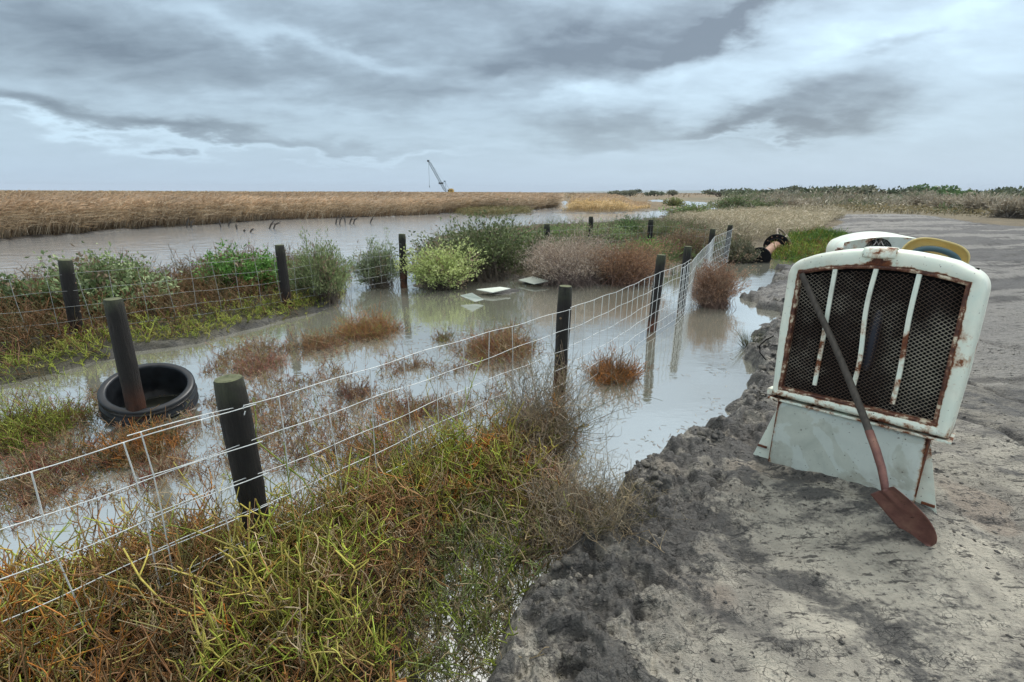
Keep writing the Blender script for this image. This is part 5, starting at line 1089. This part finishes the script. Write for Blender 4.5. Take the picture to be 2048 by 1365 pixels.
a_ = Acc(); b0 = pxm(896, 386.5); b1_ = pxm(907.5, 379.5); box(a_, (b0[0], -2.2, b0[2]), (b1_[0], 2.2, b1_[2])); box(a_, (b0[0]+1.0, -2.0, b1_[2]), (b1_[0]-.6, 2.0, b1_[2]+.7)); bevel(a_.build('cab_housing', m_cy, CRN), .2)
a_ = Acc(); box(a_, (b0[0]+.2, -2.215, b0[2]+1.3), (b0[0]+1.3, -2.205, b0[2]+2.4)); a_.build('cab_window', m_cd, CRN); a_ = Acc(); box(a_, (b0[0]+2.2, -2.215, b0[2]+1.3), (b0[0]+3.4, -2.205, b0[2]+2.2)); a_.build('cab_window', m_cd, CRN)
for s_ in (-1, 1):
    a_ = Acc(); box(a_, (b0[0]-.8, s_*1.9-.45, .0), (b1_[0]+.5, s_*1.9+.45, 1.0)); bevel(a_.build('track', m_cd, CRN), .35, 3)
a_ = Acc(); box(a_, (b0[0]+.5, -1.4, .5), (b1_[0]-.5, 1.4, b0[2]+.02)); a_.build('undercarriage', m_cd, CRN)

# ------------------------------------------------------------------ crumbs of mud on the bank
def crumbs(n, poly, rmin, rmax, keep, name, label, dark=True):
    q = scatter_poly(poly, n); x, y = q.T; m = sdf(x, y, MUD); k = (m > .0) & keep(x, y, m); x, y = x[k], y[k]; n = len(x)
    t_ = (1+5**.5)/2; ico = np.array([(-1, t_, 0), (1, t_, 0), (-1, -t_, 0), (1, -t_, 0), (0, -1, t_), (0, 1, t_), (0, -1, -t_), (0, 1, -t_), (t_, 0, -1), (t_, 0, 1), (-t_, 0, -1), (-t_, 0, 1)])/1.9
    fc = np.array([(0,11,5),(0,5,1),(0,1,7),(0,7,10),(0,10,11),(1,5,9),(5,11,4),(11,10,2),(10,7,6),(7,1,8),(3,9,4),(3,4,2),(3,2,6),(3,6,8),(3,8,9),(4,9,5),(2,4,11),(6,2,10),(8,6,7),(9,8,1)])
    r = rmin*(rmax/rmin)**(rng.uniform(0, 1, n)**2.2); sc = r[:, None]*rng.uniform(.6, 1.3, (n, 3)); sc[:, 2] *= .6
    V_ = ico[None]*sc[:, None]*rng.uniform(.75, 1.25, (n, 12, 1)); a = rng.uniform(0, 6.28, n); c_, s_ = np.cos(a)[:, None], np.sin(a)[:, None]
    V_ = np.stack([V_[..., 0]*c_-V_[..., 1]*s_, V_[..., 0]*s_+V_[..., 1]*c_, V_[..., 2]], -1) + np.stack([x, y, h_at(x, y)+r*.15], 1)[:, None]
    cc_ = np.where(rng.uniform(0, 1, (n, 1)) < .93, np.array([.30, .28, .24])*rng.uniform(.4, 1.2, (n, 1)), np.array([.55, .52, .45]))
    o = mesh_np(name, V_.reshape(-1, 3), (fc[None]+np.arange(n)[:, None, None]*12).reshape(-1, 3), m_ground, None, np.repeat(cc_, 12, 0), True, {'wet': np.repeat(rng.uniform(.2, .9, n), 12)}); tag(o, label, 'mud crumbs', None, 'stuff')
NB = [(-.5, .6), (4.2, .6), (6, 4), (6, 8), (4.5, 8), (1.0, 3.2), (0, 1.6)]
crumbs(9000, NB, .003, .013, lambda x, y, m: fbm(x, y, 2.0, 3, 401) > .42, 'mud_crumbs', 'loose crumbs of dark and pale mud scattered over the bank')
crumbs(26000, NB, .008, .038, lambda x, y, m: (m < .34) & (rng.uniform(0, 1, len(x)) < .8*sst(fbm(x, y, 2.6, 3, 411), .46, .60)), 'mud_crumbs', 'coarse wet mud clods crowding the edge of the bank at the water')
# scrap of white plastic in the foreground water
c0 = G(806, 1352, .06); a_ = Acc(); n_ = 8; V_ = []
for i in range(n_):
    for j in range(5):
        V_.append((-.022+.044*i/7+.004*math.sin(j*2), -.012+.024*j/4+.004*math.sin(i*1.7), .012*math.sin(i*1.1+j*.9)+.004*j))
idx = np.arange(n_*5).reshape(n_, 5); a_.add(V_, np.stack([idx[:-1, :-1], idx[1:, :-1], idx[1:, 1:], idx[:-1, 1:]], -1).reshape(-1, 4)); o = a_.build('plastic_scrap', m_white, None, True)
q1 = o.modifiers.new('s', 'SOLIDIFY'); q1.thickness = .001; o.location = tuple(c0); tag(o, 'small crumpled white plastic scrap among the foreground pool weed', 'litter')

# low scrub scattered over the plain
def scrub(n, poly, name, label):
    q = scatter_poly(poly, n); x, y = q.T; k = (sdf(x, y, MUD) < -.5) & (np.hypot(x, y) < 260) & (fbm(x, y, .06, 3, 421) > .42); x, y = x[k], y[k]; n = len(x); dd = np.hypot(x, y)
    m_ = 90; w_ = rng.uniform(.4, 1.3, n)*np.clip(dd/40, 1, 2.6); h_ = w_*rng.uniform(.45, .8, n)
    dv = rng.normal(0, 1, (n, m_, 3)); dv /= np.linalg.norm(dv, axis=2, keepdims=True); dv[..., 2] = np.abs(dv[..., 2]); p = dv*np.stack([w_, w_, h_], 1)[:, None]*rng.uniform(.45, 1.1, (n, m_, 1)) + np.stack([x, y, h_at(x, y)*0], 1)[:, None]
    p = p.reshape(-1, 3); M_ = len(p); L = np.repeat(.06+.0035*dd, m_)[:, None]
    d1 = rng.normal(0, 1, (M_, 3)); d1[:, 2] = np.abs(d1[:, 2])+.4; d1 /= np.linalg.norm(d1, axis=1, keepdims=True); d2 = np.cross(d1, rng.normal(0, 1, (M_, 3))); d2 /= np.linalg.norm(d2, axis=1, keepdims=True)
    V4 = np.stack([p, p+(d1*.6+d2*.25)*L, p+d1*L*1.6, p+(d1*.6-d2*.25)*L], 1); cc_ = np.repeat(pick([(.20, .21, .12), (.26, .24, .17), (.14, .17, .08), (.30, .26, .19)], n), m_, 0)*rng.uniform(.6, 1.4, (M_, 1))
    o = mesh_np(name, V4.reshape(-1, 3), np.arange(M_*4).reshape(-1, 4), m_veg, None, np.repeat(cc_, 4, 0), False); tag(o, label, 'scrub', None, 'stuff')
scrub(900, pp([(1330, 425), (1500, 432), (1660, 432), (1830, 428), (1960, 446), (2300, 455), (2300, 399), (2048, 398), (1700, 396), (1450, 400), (1460, 415)]), 'low_scrub', 'scattered grey green scrub covering the plain in front of the far trees')

# ------------------------------------------------------------------ air
m_haze = bpy.data.materials.new('haze'); m_haze.use_nodes = True; T = NT(m_haze.node_tree)
T.n('OutputMaterial', Volume=T.n('VolumePrincipled', Color=(.80, .88, 1.0), Density=.00011))
a_ = Acc(); box(a_, (-6500, -6500, -3), (6500, 6500, 60)); hzo = a_.build('haze', m_haze); tag(hzo, kind='stuff', label='thin grey blue air paling the farthest hills', cat='haze')

# straw and scum afloat on the shallow water
FLP = pp([(0, 900), (380, 740), (700, 660), (1060, 640), (1290, 700), (1470, 700), (1440, 840), (1300, 900), (1180, 960), (900, 870), (500, 960), (0, 1050)])
q = scatter_poly(FLP, 5200); x, y = q.T; mm_ = sdf(x, y, MUD); k = rng.uniform(0, 1, len(x)) < np.maximum(sst(fbm(x, y, 2.4, 4, 431), .56, .68), .8*sst(mm_, -.35, -.05)); x, y = x[k], y[k]; n = len(x)
a = rng.uniform(0, 6.28, n); dv = np.stack([np.cos(a), np.sin(a), rng.normal(0, .05, n)], 1); base = np.stack([x, y, np.full(n, .003)], 1)
P = base[:, None] + dv[:, None]*np.linspace(0, 1, 3)[None, :, None]*rng.uniform(.012, .06, n)[:, None, None]; P[:, 1] += rng.normal(0, .003, (n, 3))*np.array([1, 1, 0]); v, f = tube_np(P, rng.uniform(.0009, .0018, (n, 1))*np.ones((1, 3)), 3)
o = mesh_np('floating_straw', v, f, m_twig, None, np.repeat(pick([STRAW, BROWN, GREY, (.1, .08, .05)], n), 9, 0)); tag(o, kind='stuff', label='bits of straw and stem floating on the shallow floodwater', cat='plant litter')

# low mixed growth that ties the bushes of the middle bank together
BB = pp([(830, 578), (1000, 560), (1180, 568), (1300, 564), (1390, 540), (1500, 524), (1490, 480), (1400, 460), (1300, 448), (1180, 456), (1000, 468), (880, 490), (850, 530)])
q = scatter_poly(BB, 7000); x, y = q.T; nn1 = fbm(x, y, .8, 3, 451); base = np.stack([x, y, h_at(x, y)-.02], 1)
tip = pick([(.20, .22, .10), (.28, .22, .14), (.32, .26, .19), (.14, .17, .07), (.24, .16, .10)], len(x), [3, 3, 2, 2, 2]); gr = rng.uniform(0, 1, len(x)) < sst(nn1, .48, .6)*.7; tip[gr] = pick([(.20, .28, .09), (.15, .22, .07)], gr.sum())
v, f, c_ = glasswort(base, rng.uniform(.14, .42, len(x))*(.6+.8*fbm(x, y, .6, 3, 461)), tip*.5, tip, .0055, 5, 6, .6)
o = mesh_np('bank_scrub', v, f, m_veg, None, c_); tag(o, kind='stuff', label='mixed grey brown and green low scrub joining the bushes of the middle bank', cat='marsh plants')
